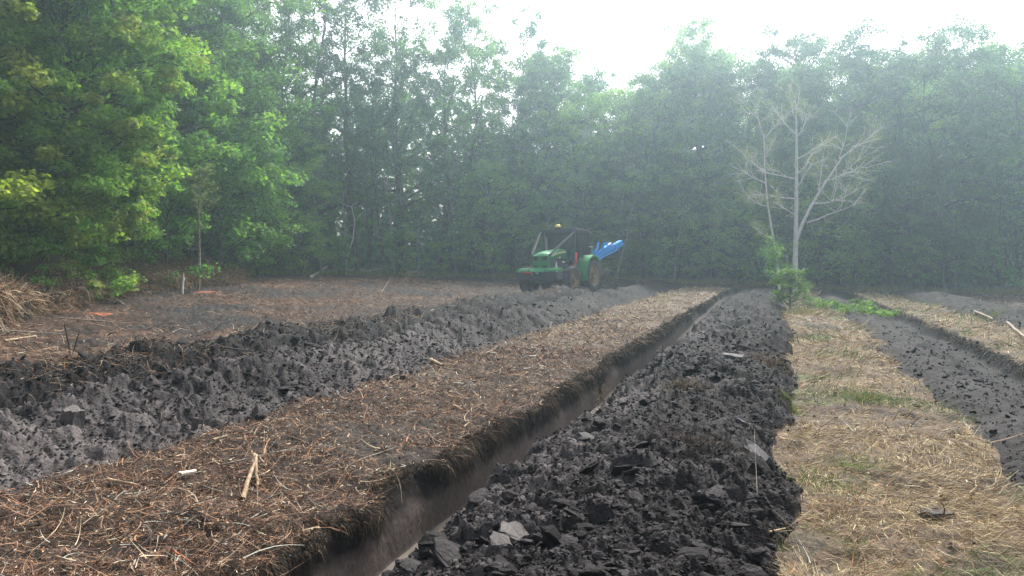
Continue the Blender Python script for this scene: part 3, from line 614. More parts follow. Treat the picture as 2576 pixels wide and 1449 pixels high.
def field_birch():
    Y = 33.; r = np.random.default_rng(4); X0 = (2000 - CX) / F * Y; z0 = gz(X0, Y); T = Acc(); tips = []
    def P(px, py, dy=0.): a = at(px, py, Y); return np.array([a.x - X0, dy, a.z - z0])
    base = np.array([0, 0, -.1])
    main = [base, P(2000, 680), P(2002, 600), P(2003, 520), P(2004, 440), P(2004, 360), P(2003, 290), P(2012, 225)]; rm = [.12, .11, .10, .085, .065, .05, .03, .012]
    right = [P(2001, 610), P(2020, 560), P(2045, 510), P(2075, 455, -.2), P(2110, 400, -.3), P(2150, 360, -.5)]
    T.tube(main, rm, 8); T.tube(right, [.075, .065, .055, .042, .03, .012], 7)
    lims = [((2003, 540), (-1, .15, .25), 1.1, .04), ((2004, 450), (-.9, -.3, .1), 1.9, .04), ((2004, 440), (.8, .3, .9), 1.6, .035), ((2004, 340), (-.8, .3, .9), 1.7, .035), ((2004, 345), (.7, -.3, 1.0), 1.5, .035),
            ((2003, 300), (.3, .2, 1), 1.3, .03), ((2004, 500), (-.9, .5, .05), 1.9, .035), ((2004, 400), (.9, .1, .5), 1.9, .04), ((2004, 470), (.2, -.9, .6), 1.6, .035), ((2003, 300), (-.5, -.3, 1), 1.2, .025),
            ((2045, 512), (1, .1, .05), 2.2, .045), ((2030, 560), (1, -.3, .15), 2.3, .045), ((2075, 455), (1, .2, .25), 2.0, .04), ((2110, 400), (.9, .2, .5), 1.6, .035), ((2110, 400), (.3, -.3, 1), 1.5, .035), ((2060, 480), (.3, .5, 1), 1.5, .03), ((2075, 455), (.9, -.6, .1), 1.9, .035), ((2140, 370), (1, 0, .5), 1.3, .025)]
    for (a, b), d, L, rd in lims: branching(T, tips, r, P(a, b), np.array(d, float), L, rd * .7, 2)
    me = T.mesh('trunk', m_birch); tips = np.array(tips)
    v, q, c = leaves(tips, np.full(len(tips), .14), .8, 2, .06, r, [(.15, .18, .09), (.17, .18, .10), (.12, .16, .08)], .3)
    cr = npmesh('crown', v, q, c); cr.materials.append(m_leaf)
    t = plant_tree('birch_tree', (me, cr), (X0, Y, z0), 0, 1, 'pale bare limbed tree with sparse yellowish leaves standing alone in the field', 'tree')
    # second, thinner stem a little behind
    Y = 35.; X1 = (1962 - CX) / F * Y; z1 = gz(X1, Y); T = Acc(); tips = []
    def P2(px, py): a = at(px, py, Y); return np.array([a.x - X1, 0, a.z - z1])
    T.tube([np.array([0, 0, -.1]), P2(1958, 680), P2(1945, 600), P2(1932, 520), P2(1924, 430), P2(1922, 350), P2(1905, 290), P2(1895, 250)], [.06, .055, .045, .038, .03, .024, .018, .008], 6)
    for (a, b), d, L, rd in [((1924, 430), (-1, 0, .25), 1.6, .025), ((1922, 350), (.8, 0, 1), 1.3, .025), ((1925, 460), (-1, .2, .4), 1.8, .025), ((1910, 300), (-1, .1, .5), 1.0, .02), ((1932, 520), (-1, -.2, .15), 1.5, .025), ((1923, 400), (.4, -.3, 1), 1.1, .02), ((1945, 600), (-.8, .2, .5), 1.0, .02)]:
        branching(T, tips, r, P2(a, b), np.array(d, float), L, rd, 2)
    tips = np.array(tips); me = T.mesh('trunk', m_birch); v, q, c = leaves(tips, np.full(len(tips), .13), .8, 2, .06, r, [(.15, .17, .09), (.12, .16, .07)], .3)
    low = [P2(1945 + r.normal(0, 14), 610 + r.uniform(-20, 70)) + np.array([0, r.normal(0, .3), 0]) for _ in range(26)]
    v2, q2, c2 = leaves(np.array(low), np.full(26, .35), .6, 40, .09, r, OAK, .5); cr = npmesh('crown', np.concatenate([v, v2]), np.concatenate([q, q2 + len(v)]), np.concatenate([c, c2])); cr.materials.append(m_leaf)
    plant_tree('birch_tree', (me, cr), (X1, Y, z1), 0, 1, 'thinner leaning bare stem just left of the lone pale tree', 'tree')
field_birch()
# hazel bush at its foot and the leafy cut branches beside it
hz = gen_tree(401, H=2.0, Rc=1.0, cb=.05, nl=22, npc=30, pal=[(.10, .19, .055), (.08, .16, .05), (.13, .22, .07)], lsize=.11, rc=(.2, .36), tr=.03, sub=3, up=.6)
plant_tree('bush', hz, (*onpix(1990, 778).xy, onpix(1990, 778).z), .7, (.72, .72, .52), 'fresh light green bush at the foot of the lone pale tree', 'bush')
def cut_branch(seed, p0, p1, label):
    r = np.random.default_rng(seed); a, b = onpix(*p0), onpix(*p1); T = Acc(); n = 9; o = a
    P = np.array([[a.x + (b.x - a.x) * t - o.x + r.normal(0, .04), a.y + (b.y - a.y) * t - o.y + r.normal(0, .04), 0] for t in np.linspace(0, 1, n)])
    for i in range(n): P[i, 2] = gz(P[i, 0] + o.x, P[i, 1] + o.y) - o.z + .12
    T.tube(P, np.linspace(.03, .008, n), 5); cs = []
    for i in range(n):
        for s in range(5): cs.append(P[i] + np.array([r.normal(0, .16), r.normal(0, .25), abs(r.normal(.05, .1))]))
    cs = np.array(cs); v, q, c = leaves(cs, np.full(len(cs), .17), .5, 16, .10, r, [(.11, .19, .06), (.14, .22, .08), (.08, .15, .05)], .6)
    cr = npmesh('foliage', v, q, c); cr.materials.append(m_leaf)
    t = empty('fallen_branch', tuple(a)); tag(t, label, 'branch'); link(bpy.data.objects.new('stem', T.mesh('stem', m_twig)), t); link(bpy.data.objects.new('foliage', cr), t)
cut_branch(1, (2045, 768), (2160, 792), 'leafy green cut branch lying right of the light green bush')
cut_branch(2, (2170, 786), (2235, 800), 'small leafy sprig on the dark soil beyond the cut branch')

# young pine with needles on the left
def pine():
    Y = 30.; X = (500 - CX) / F * Y; z0 = gz(X, Y); r = np.random.default_rng(8); T = Acc()
    hgt = CH + (HY - 440) / F * Y - z0; T.tube([(0, 0, 0), (.03, 0, hgt * .3), (0, .02, hgt * .6), (.05, 0, hgt)], [.05, .042, .035, .012], 6); nd = []
    for i in range(26):
        h = hgt * (.62 + .38 * i / 26); a = r.uniform(0, 6.28); L = .9 * (1.15 - (h / hgt)) + .35; e = np.array([math.cos(a) * L, math.sin(a) * L, h + L * .9]); T.tube([(0.02, 0, h), (e[0] * .6, e[1] * .6, h + L * .35), e], [.014, .01, .005], 4); nd.append((np.array([.02, 0, h]), e))
    for i in range(7):
        h = hgt * r.uniform(.2, .6); a = r.uniform(0, 6.28); L = r.uniform(.3, .8); T.tube([(0.02, 0, h), (math.cos(a) * L, math.sin(a) * L, h + .1)], [.01, .004], 4)
    Pn, az, pi_ = [], [], []
    for a, b in nd:
        for k in range(70): t = r.uniform(.35, 1); Pn.append(a + (b - a) * t); az.append(r.uniform(0, 6.28)); pi_.append(r.uniform(.1, 1.1))
    n = len(Pn); v, q, c = ribbons(np.array(Pn), np.array(az), np.array(pi_), rng.uniform(.12, .22, n), np.full(n, .02), np.zeros(n), pick([(.10, .14, .07), (.14, .17, .09), (.07, .10, .05)], n), 1)
    nm = npmesh('needles', v, q, c); nm.materials.append(m_leaf); t = empty('young_pine', (X, Y, z0)); tag(t, 'slender young pine with a bare lower stem in front of the left scrub', 'tree')
    link(bpy.data.objects.new('trunk', T.mesh('trunk', m_twig)), t); link(bpy.data.objects.new('needles', nm), t)
pine()
# pale slim bare stems at the wood edge, each one a thing
def bare(name, pts, Y, r0, label, m=m_birch, cat='tree', twigs=4, seed=1):
    r = np.random.default_rng(seed); b = at(*pts[0], Y); z0 = gz(b.x, Y); T = Acc(); P = []
    for i, (px, py) in enumerate(pts): a = at(px, py, Y); P.append((a.x - b.x, r.normal(0, .05) * i, a.z - z0))
    P[0] = (0, 0, -.05); T.tube(P, np.linspace(r0, r0 * .3, len(P)), 6); tips = []
    for k in range(twigs):
        i = r.integers(len(P) // 2, len(P)); branching(T, tips, r, np.array(P[i]), np.array([r.normal(0, 1), r.normal(0, .5), .8]), r.uniform(.4, 1.0), r0 * .3, 0, 4)
    o = link(bpy.data.objects.new(name, T.mesh(name, m))); o.location = (b.x, Y, z0); tag(o, label, cat); return o
bare('bare_sapling', [(870, 690), (874, 650), (888, 600), (893, 555), (885, 520)], 47, .045, 'pale bare forked sapling right of the fallen log', twigs=5, seed=3)
bare('leaning_tree', [(1550, 700), (1560, 655), (1580, 590), (1590, 530), (1602, 480)], 49, .075, 'pale trunk leaning right just beyond the blue plough', m_pale, seed=4)
bare('slim_birch', [(1665, 710), (1664, 640), (1662, 560)], 49.5, .05, 'thin straight pale stem right of the leaning trunk', m_pale, seed=5)
bare('slim_birch', [(1695, 712), (1702, 640), (1712, 560), (1722, 480)], 49.5, .06, 'thin pale stem tilting right near the middle of the dark wood edge', m_pale, seed=6)
bare('slim_birch', [(1788, 716), (1790, 640), (1786, 560)], 49, .045, 'thin pale stem left of the lone tree', m_pale, seed=7)
bare('pale_tree', [(968, 690), (955, 560), (940, 440), (925, 340)], 50.5, .14, 'long pale trunk leaning left under the tall airy trees', m_bark, seed=8)
bare('pale_tree', [(1018, 692), (1012, 560), (1008, 450), (998, 360)], 51, .13, 'pale trunk right of the long leaning trunk', m_bark, seed=9)
bare('pale_tree', [(1215, 695), (1218, 620), (1212, 540)], 52, .16, 'thick grey trunk at the wood edge left of the tractor', m_bark, seed=10)
bare('dead_tree', [(612, 560), (618, 440), (640, 330), (632, 260)], 43, .12, 'grey trunk with dead limbs showing through leaves left of the first sky gap', m_bark, seed=11, twigs=7)
bare('slim_birch', [(2405, 740), (2402, 640), (2400, 520)], 47, .07, 'faint pale stem in the haze on the right', m_pale, seed=12)
bare('slim_birch', [(2530, 742), (2526, 600), (2520, 420)], 46, .10, 'thick faint trunk in the haze at the right edge', m_bark, seed=13)

# grass and ferns at the edge of the wood
def edge_grass(n):
    tx = rng.uniform(-.55, .75, n); Y = np.interp(tx, TX, TY) + rng.normal(-.4, 1.0, n) ; X = tx * Y; z = ground(X, Y, False)[0]
    tuft = vn(X * 1.2, Y * .5, 95) ; L = rng.uniform(.15, .5, n) * (1 + .7 * tuft)
    gr = (tx < .0 + .2 * vn(X * .3, Y * 0, 96))[:, None]
    c = np.where(gr, pick([(.10, .17, .05), (.14, .19, .07), (.08, .13, .05), (.22, .2, .1)], n), pick([(.22, .2, .11), (.12, .15, .06), (.3, .24, .15)], n))
    return ribbons(np.stack([X, Y, z], 1), rng.uniform(0, 6.28, n), rng.uniform(.8, 1.5, n), L, rng.uniform(.018, .035, n), rng.normal(-.3, .2, n), c)
stuff('tall_grass', [edge_grass(42000)], m_leaf, label='band of tall grass and ferns along the foot of the wood', cat='grass')
# dead brown bracken and brush in the left corner
def brush(n):
    pxs = rng.uniform(-60, 620, n) - 60 * rng.random(n); tx = (pxs - CX) / F; Y = np.interp(tx, TX, TY) - rng.uniform(-.5, 8.5, n); X = tx * Y; z = ground(X, Y, False)[0]
    dd_ = np.interp(tx, TX, TY) - Y; hh = (.9 + .7 * vn(X * .9, Y * .9, 97)) * np.clip(1.25 - .17 * np.abs(dd_ - 4), .05, 1) * 1.25 * np.clip(1.35 - pxs / 600, .35, 1); hh = np.clip(hh, .05, 1.0 + .5 * (pxs > 60))
    c = pick([(.36, .2, .12), (.46, .30, .18), (.24, .14, .09), (.6, .46, .3), (.15, .11, .07), (.16, .2, .07)], n, (4, 4, 3, 3, 2, 1.2))
    return ribbons(np.stack([X, Y, z + rng.random(n) * hh], 1), rng.uniform(0, 6.28, n), rng.normal(.2, .6, n), rng.uniform(.15, .6, n), rng.uniform(.012, .035, n), rng.normal(-.6, .4, n), c * .72)
stuff('dead_bracken', [brush(120000)], m_straw, label='heap of rust brown dead bracken and brush in front of the left trees', cat='bracken')

# ------------------------------------------------------------------ logs, stumps, sticks
m_wood = mat('split_wood', (.42, .32, .20), rough=.85, c2=(.22, .14, .085), nscale=12, noise=.25, bump=.4, bscale=30)
m_white = mat('fresh_wood', (.78, .72, .6), rough=.7, noise=.15, nscale=20, bump=.3)
m_log = mat('log_bark', (.34, .29, .23), rough=.85, c2=(.2, .16, .13), nscale=10, noise=.3, bump=.5)
m_dark = mat('dark_bark', (.05, .04, .035), rough=.85, noise=.4, nscale=12, bump=.5)
m_rust = mat('rotten_red_wood', (.3, .1, .045), rough=.9, noise=.4, nscale=14, bump=.8)
def stick(name, p, q, r0, m, label, cat, lift0=.03, lift1=.03, r1=None, endm=None, seg=7, twigs=0):
    a, b = onpix(*p), onpix(*q); n = seg; P = []
    for i, t in enumerate(np.linspace(0, 1, n)):
        P.append((a.x + (b.x - a.x) * t - a.x + random.gauss(0, r0 * .3), a.y + (b.y - a.y) * t - a.y, (b.z - a.z) * t + lift0 * (1 - t) + lift1 * t))
    T = Acc(); T.tube(P, np.linspace(r0, r1 or r0 * .7, n), 7)
    for k in range(twigs):
        i = random.randint(1, n - 2); d = Vector((random.gauss(0, 1), random.gauss(0, 1), .5)).normalized() * random.uniform(.15, .4); c = Vector(P[i]); T.tube([c, c + d * .5 + Vector((0, 0, .02)), c + d], [r0 * .4, r0 * .3, r0 * .12], 4)
    if endm is None:
        o = link(bpy.data.objects.new(name, T.mesh(name, m))); o.location = a; tag(o, label, cat); return o
    e = empty(name, tuple(a)); tag(e, label, cat); link(bpy.data.objects.new('bark', T.mesh('bark', m)), e)
    for (c, d, rr_) in ((Vector(P[-1]), Vector(P[-1]) - Vector(P[-2]), r1 or r0 * .7), (Vector(P[0]), Vector(P[0]) - Vector(P[1]), r0)):
        d.normalize(); T = Acc(); T.tube([c - d * .004, c + d * .004, c + d * .005], [rr_ * .98, rr_ * .98, .0005], 9); link(bpy.data.objects.new('cut_end', T.mesh('cut_end', endm)), e)
    return e
def upright(name, px, py, top, r0, m, label, cat, lean=0., jag=True, n=7):
    b = onpix(px, py); s = b.y / F; hgt = (py - top) * s; T = Acc(); r = random.Random(px)
    for k in range(4 if jag else 1):
        ox, oy = (r.uniform(-.4, .4) * r0, r.uniform(-.4, .4) * r0) if jag else (0, 0); hh = hgt * (r.uniform(.75, 1) if k else 1)
        P = [(ox + lean * hh * t + r.gauss(0, .15 * r0), oy, hh * t - .05 * (t == 0)) for t in np.linspace(0, 1, n)]
        T.tube(P, [r0 * (.7 if jag else 1) * (1 - .35 * t) * (1 if t < .95 else .25) for t in np.linspace(0, 1, n)], 6)
    o = link(bpy.data.objects.new(name, T.mesh(name, m))); o.location = b; tag(o, label, cat)
stick('log', (783, 700), (828, 676), .09, m_log, 'pale cut log resting on the litter at the wood edge left of centre', 'log', .08, .18, endm=m_white)
upright('stump', 52, 806, 735, .10, m_log, 'split weathered stump at the left edge of the field', 'stump')
upright('stump', 66, 806, 752, .09, m_dark, 'dark broken stump touching the split weathered one', 'stump', .12)
upright('broken_stem', 458, 738, 684, .055, m_birch, 'pale upright broken stem in front of the left scrub', 'stump', .08)
upright('broken_stem', 296, 750, 722, .05, m_log, 'short grey broken stem in the reddish litter', 'stump', .1)
upright('broken_stem', 28, 730, 660, .07, m_log, 'forked grey stem in the brush at the left edge', 'stump', .25)
upright('dark_stick', 178, 895, 810, .017, m_dark, 'dark upright stick stuck in the black bank on the left', 'stick', -.2, False)
upright('dark_stick', 182, 895, 835, .014, m_dark, 'shorter dark stick crossing the upright one on the black bank', 'stick', .3, False)
upright('thin_twig', 1550, 728, 705, .012, m_dark, 'thin dark twig standing in the litter right of the tractor', 'stick', 0, False)
stick('branch', (100, 922), (330, 912), .016, m_dark, 'dark bent branch lying along the top of the black bank', 'branch', .08, .05, twigs=5)
stick('branch', (560, 905), (640, 880), .014, m_dark, 'dark root branch arching over the gully behind the left ridge', 'branch', .1, .12)
stick('branch', (0, 835), (160, 842), .02, m_log, 'long pale branch lying on the straw at the left edge', 'branch', .05, .06, twigs=6)
stick('branch', (150, 815), (330, 820), .016, m_log, 'pale stripped branch right of the weathered stump', 'branch', .05, .05, twigs=4)
stick('branch', (10, 862), (90, 850), .025, m_wood, 'short thick yellow branch among straw at the left edge', 'branch', .05, .05)
stick('branch', (905, 690), (985, 680), .03, m_log, 'grey dead branch in the grass at the wood edge', 'branch', .1, .3, twigs=5)
stick('branch', (960, 735), (982, 715), .018, m_log, 'thin pale stick propped on the litter left of the tractor', 'branch', .02, .25)
stick('wood_piece', (1083, 912), (1112, 926), .035, m_wood, 'orange split wood piece at the edge of the brown strip', 'wood piece', .05, .03, r1=.02)
stick('wood_piece', (1142, 1022), (1178, 1042), .015, m_wood, 'straight tan splinter in the middle of the brown strip', 'wood piece')
stick('wood_piece', (448, 1212), (492, 1200), .02, m_white, 'bright white splinter in the foreground litter', 'wood piece', .04, .05, r1=.012)
stick('wood_piece', (612, 1240), (646, 1194), .02, m_wood, 'split tan shard propped up in the foreground litter', 'wood piece', .02, .13, r1=.01)
stick('wood_piece', (640, 1190), (650, 1222), .016, m_wood, 'second shard crossing the propped one', 'wood piece', .12, .02, r1=.01)
stick('wood_piece', (270, 1222), (350, 1222), .012, m_wood, 'thin tan splinter left of the white one', 'wood piece')
stick('wood_piece', (535, 1118), (570, 1112), .018, m_wood, 'pale chunk at the foot of the left ridge', 'wood piece')
stick('twig', (900, 1165), (1000, 1135), .005, m_log, 'long thin twig near the ditch edge', 'twig', seg=6, twigs=3)
stick('twig', (560, 1172), (760, 1130), .006, m_twig, 'long curved twig across the brown strip', 'twig', seg=9, twigs=4)
stick('twig', (630, 1320), (700, 1260), .005, m_twig, 'thin dry twig pointing at the ditch in the left foreground', 'twig', seg=6, twigs=2)
stick('twig', (435, 1395), (485, 1425), .007, m_rust, 'reddish stick near the lower left of the picture', 'twig')
stick('twig', (1905, 1255), (1898, 1190), .0018, m_twig, 'thin dry straw standing at the edge of the dark spoil', 'twig', .0, .35)
stick('log', (2452, 790), (2500, 812), .035, m_log, 'pale stick on the far right grass strip', 'branch', .05, .05)
stick('log', (2535, 818), (2576, 858), .035, m_log, 'second pale stick nearer the right edge on the far strip', 'branch', .05, .05)
stick('branch', (1935, 1365), (1975, 1340), .006, m_wood, 'dry stalk on the grass strip at the bottom', 'twig')
for i, (px, py, s, lab) in enumerate(((510, 735, .35, 'rust red rotten wood heap beside the pale broken stem'), (245, 790, .3, 'smaller rust red rotten wood patch near the left stumps'))):
    p = onpix(px, py); V0, F0 = clod_mesh(500 + i, .35, 2); me = npmesh('rotten_wood', V0, F0); me.materials.append(m_rust); o = link(bpy.data.objects.new('rotten_wood', me)); o.location = p; o.scale = (s * 1.5, s, s * .8); tag(o, lab, 'rotten wood')
# notable slabs and lumps
m_slab = mat('clay_slab', (.07, .066, .07), rough=.75, c2=(.035, .032, .035), nscale=6, noise=.3, bump=.6, bscale=20, spec=.2)
m_slabl = mat('pale_clay', (.12, .106, .10), rough=.85, c2=(.06, .054, .053), nscale=6, noise=.15, bump=.4, bscale=25)
def slab(px, py, size, m, label, rot=(0, 0, 0), flat=.22, name='clay_slab', cat='clod', seed=0, lift=.3):
    import bmesh
    p = onpix(px, py); r = random.Random(seed + px); bm = bmesh.new(); k = r.randint(5, 7); ring = []
    for i in range(k):
        a = (i + r.uniform(-.25, .25)) / k * 6.283; ring.append((math.cos(a) * r.uniform(.75, 1.1), math.sin(a) * r.uniform(.7, 1.1)))
    tp = [bm.verts.new((x_, y_, flat * r.uniform(.8, 1.2))) for x_, y_ in ring]; bt = [bm.verts.new((x_ * 1.08, y_ * 1.08, -flat)) for x_, y_ in ring]
    bm.faces.new(tp); bm.faces.new(bt[::-1])
    for i in range(k): bm.faces.new((tp[i - 1], bt[i - 1], bt[i], tp[i])) if False else bm.faces.new((bt[i - 1], bt[i], tp[i], tp[i - 1]))
    bmesh.ops.subdivide_edges(bm, edges=bm.edges[:], cuts=2, use_grid_fill=True)
    for v in bm.verts: v.co += Vector((r.gauss(0, .06), r.gauss(0, .06), r.gauss(0, .05)))
    me = bpy.data.meshes.new(name); bm.to_mesh(me); bm.free(); me.materials.append(m)
    o = link(bpy.data.objects.new(name, me)); o.location = p + Vector((0, 0, (size[2] if hasattr(size, '__len__') else size * .5) * lift)); o.scale = (size,) * 3 if not hasattr(size, '__len__') else size; o.rotation_euler = rot; tag(o, label, cat)
slab(1905, 1150, .17, m_slab, 'big smooth grey peat slab sticking out of the right flank of the spoil', (.35, .55, .3), .12, lift=.6)
slab(1870, 1060, .09, m_slab, 'pale layered flake above the big smooth slab', (.1, .4, .2), .2)
slab(1780, 1250, .10, m_slab, 'tilted shiny flake on the lower spoil', (-.2, .6, .6), .15)
slab(1480, 1120, .09, m_slab, 'angular grey clod beside the ditch water', (.3, .3, .5), .4)
slab(1845, 905, .18, m_peat if False else m_slab, 'dark flat slab lying across the middle of the spoil', (.05, .1, .1), .15)
slab(182, 1062, (.12, .10, .16), m_slabl, 'tall pale clay block on top of the left ridge', (.1, .1, .2), .7)
slab(270, 1000, (.26, .12, .10), m_slabl, 'wide smooth pale clay flake with ragged upper edge on the left ridge', (-.5, .15, .2), .25, lift=.5)
slab(490, 1090, (.035, .02, .1), m_slabl, 'upright narrow pale shard on the left ridge', (.2, .25, 0), .9)
slab(705, 950, (.03, .02, .11), m_slabl, 'thin upright pale flake on the crest of the left ridge', (0, .1, 0), .9)
slab(1290, 1350, .09, m_slabl, 'rounded pale lump in the foreground spoil', (.2, .1, .5), .6)
slab(1255, 1395, .07, m_slabl, 'smaller pale lump at the bottom of the picture', (.3, -.2, .9), .5)
slab(2360, 1300, (.11, .08, .05), m_dark, 'flat black lump on the straw in the lower right', (0, 0, .1), .5)
slab(2250, 1008, (.05, .05, .045), m_dark, 'round black lump on the grass strip', (0, 0, .4), .6)
slab(2300, 1014, (.06, .05, .03), m_dark, 'flatter black lump right of the round one', (0, 0, .9), .6)
# grass tufts and sods that stand out
m_grass = mat('grass_blade', attr=True, rough=.7, spec=.1, transl=.15)
def tuft(px, py, n, L, wd, pal, label, spread=.12, name='grass_tuft', pitch=(.7, 1.4)):
    p = onpix(px, py); a = rng.normal(0, spread, n); b = rng.normal(0, spread, n); z = ground(a + p.x, b + p.y)[0] - p.z
    az = np.arctan2(b, a) + rng.normal(0, .5, n)
    e = empty(name, tuple(p)); tag(e, label, 'grass tuft' if name == 'grass_tuft' else 'sod')
    o = stuff('blades', [ribbons(np.stack([a, b, z], 1), az, rng.uniform(*pitch, n), rng.uniform(.5, 1, n) * L, np.full(n, wd), rng.normal(-.5, .25, n), pick(pal, n) * .72)], m_straw if name == 'sod' else m_grass, parent=e); return e
tuft(2180, 1010, 420, .26, .006, [(.12, .2, .07), (.17, .24, .1), (.3, .26, .14)], 'green grass tuft in the middle of the straw strip', .16)
tuft(2070, 1215, 420, .13, .004, [(.2, .28, .12), (.26, .3, .15), (.14, .22, .07)], 'wide pale green grass patch in the lower straw strip', .17)
tuft(2150, 1175, 260, .14, .004, [(.18, .27, .1), (.14, .22, .07)], 'smaller green patch right of the wide pale green one', .1)
tuft(1990, 1030, 200, .14, .005, [(.3, .32, .1), (.2, .26, .08)], 'yellow green tuft at the left edge of the straw strip', .07)
tuft(1935, 915, 380, .24, .008, [(.2, .12, .06), (.14, .09, .045), (.26, .18, .09)], 'orange brown overturned sod on the edge of the dark spoil', .16, 'sod')
tuft(1760, 1130, 360, .16, .005, [(.05, .035, .025), (.09, .06, .04)], 'dark brown root ball on the spoil', .13, 'sod')
tuft(1010, 1205, 160, .1, .004, [(.12, .1, .05), (.08, .06, .04)], 'sod edge by the ditch', .1, 'sod')
tuft(2490, 795, 200, .3, .012, [(.2, .27, .11), (.26, .28, .14)], 'green tuft on the far right strip', .18)
tuft(2030, 790, 260, .5, .014, [(.28, .24, .13), (.36, .3, .18), (.2, .22, .1)], 'tall dry grass tussock behind the cut branches', .25)
tuft(1720, 985, 260, .18, .008, [(.14, .11, .06), (.22, .17, .09)], 'small straw tuft buried in the spoil', .1, 'sod')
tuft(1510, 985, 600, .25, .008, [(.2, .14, .07), (.1, .07, .04), (.3, .22, .11)], 'slumped sod hanging into the ditch', .2, 'sod', (-.3, .9))

# ------------------------------------------------------------------ tractor
def prim(name, verts, faces, m, parent, smooth=False, bevel=0):
    me = bpy.data.meshes.new(name); me.from_pydata([tuple(v) for v in verts], [], faces); me.update(); me.materials.append(m)
    if smooth: me.polygons.foreach_set('use_smooth', [True] * len(me.polygons))
    o = link(bpy.data.objects.new(name, me), parent)
    if bevel:
        b = o.modifiers.new('bevel', 'BEVEL'); b.width = bevel; b.segments = 2; b.limit_method = 'ANGLE'
    return o
class G:
    def __init__(s): s.v = []; s.f = []
    def hexa(s, c):     # 8 corners: bottom 4 ccw, top 4 ccw
        n = len(s.v); s.v += [tuple(p) for p in c]; s.f += [(n, n + 3, n + 2, n + 1), (n + 4, n + 5, n + 6, n + 7)] + [(n + i, n + (i + 1) % 4, n + 4 + (i + 1) % 4, n + 4 + i) for i in range(4)]; return s
    def box(s, x0, x1, y0, y1, z0, z1): return s.hexa([(x0, y0, z0), (x1, y0, z0), (x1, y1, z0), (x0, y1, z0), (x0, y0, z1), (x1, y0, z1), (x1, y1, z1), (x0, y1, z1)])
    def beam(s, a, b, w_, h_=None):
        a, b = Vector(a), Vector(b); d = (b - a).normalized(); ref = Vector((0, 0, 1)) if abs(d.z) < .95 else Vector((1, 0, 0)); q = d.cross(ref).normalized() * w_ / 2; r = q.cross(d).normalized() * (h_ or w_) / 2
        return s.hexa([a - q - r, a + q - r, a + q + r, a - q + r, b - q - r, b + q - r, b + q + r, b - q + r])
    def cyl(s, a, b, r0, r1=None, k=12):
        a, b = Vector(a), Vector(b); d = (b - a).normalized(); ref = Vector((0, 0, 1)) if abs(d.z) < .95 else Vector((1, 0, 0)); q = d.cross(ref).normalized(); r = d.cross(q); n = len(s.v); r1 = r0 if r1 is None else r1
        for c, rd in ((a, r0), (b, r1)): s.v += [tuple(c + (q * math.cos(t) + r * math.sin(t)) * rd) for t in [i / k * 2 * math.pi for i in range(k)]]
        s.f += [(n + i, n + (i + 1) % k, n + k + (i + 1) % k, n + k + i) for i in range(k)] + [tuple(range(n + k - 1, n - 1, -1)), tuple(range(n + k, n + 2 * k))]; return s
    def loft(s, secs):
        n = len(s.v); k = len(secs[0])
        for c in secs: s.v += [tuple(p) for p in c]
        for j in range(len(secs) - 1): s.f += [(n + j * k + i, n + j * k + (i + 1) % k, n + (j + 1) * k + (i + 1) % k, n + (j + 1) * k + i) for i in range(k)]
        s.f += [tuple(range(n + k - 1, n - 1, -1)), tuple(range(n + (len(secs) - 1) * k, n + len(secs) * k))]; return s
    def lathe(s, prof, y0=0, k=32, axis='y'):
        n = len(s.v)
        for r, y_ in prof: s.v += [(r * math.cos(i / k * 6.28318), y0 + y_, r * math.sin(i / k * 6.28318)) if axis == 'y' else (r * math.cos(i / k * 6.28318), r * math.sin(i / k * 6.28318), y_) for i in range(k)]
        for j in range(len(prof) - 1): s.f += [(n + j * k + i, n + j * k + (i + 1) % k, n + (j + 1) * k + (i + 1) % k, n + (j + 1) * k + i) for i in range(k)]
        return s
    def put(s, name, m, parent, smooth=False, bevel=0): return prim(name, s.v, s.f, m, parent, smooth, bevel)
M = dict(green=mat('green_paint', (.03, .27, .09), rough=.5, spec=.3, c2=(.035, .21, .08), nscale=3, noise=.12), black=mat('black_steel', (.055, .058, .068), rough=.5, spec=.4, noise=.25, nscale=5),
    yellow=mat('yellow_paint', (.75, .55, .06), rough=.4, c2=(.35, .22, .07), nscale=6, noise=.2), rubber=mat('muddy_rubber', (.04, .04, .043), rough=.8, c2=(.085, .072, .062), nscale=6, noise=.3, bump=.3, bscale=25),
    grey=mat('grey_guard_paint', (.055, .06, .078), rough=.8, noise=.1, spec=.15), mesh=mat('black_wire', (.03, .03, .035), rough=.6), glass=mat('tinted_glass', (.05, .06, .07), rough=.05, spec=.6, alpha=.62),
    red=mat('red_paint', (.75, .04, .04), rough=.4), white=mat('white_sticker', (.8, .8, .78), rough=.5), blue=mat('blue_paint', (.03, .33, .80), rough=.6, spec=.2, noise=.12, nscale=5), mud=mat('dried_mud', (.16, .13, .115), rough=.9, c2=(.09, .07, .06), nscale=6, noise=.3, bump=.6),
    pale=mat('pale_yellow', (.8, .7, .35), rough=.4), chrome=mat('worn_steel', (.4, .4, .42), rough=.35, metal=.8), rim=mat('muddy_yellow_rim', (.36, .25, .08), rough=.8, c2=(.10, .08, .065), nscale=5, noise=.3), cyan=mat('cyan_cloth', (.05, .42, .55), rough=.8), skin=mat('skin', (.5, .32, .24), rough=.6), dark=mat('dark_gap', (.012, .013, .015), rough=.8))
HD = R(30); TP = Vector((2.8, 37.9, 0)); 
fwd = Vector((-math.sin(HD), -math.cos(HD), 0)); lft = Vector((math.cos(HD), -math.sin(HD), 0))
ws = [TP + fwd * a + lft * b for a, b in ((0, .95), (0, -.95), (2.15, .95), (2.15, -.95))]
TP.z = sum(float(base_z(p.x, p.y)) for p in ws) / 4 + .0
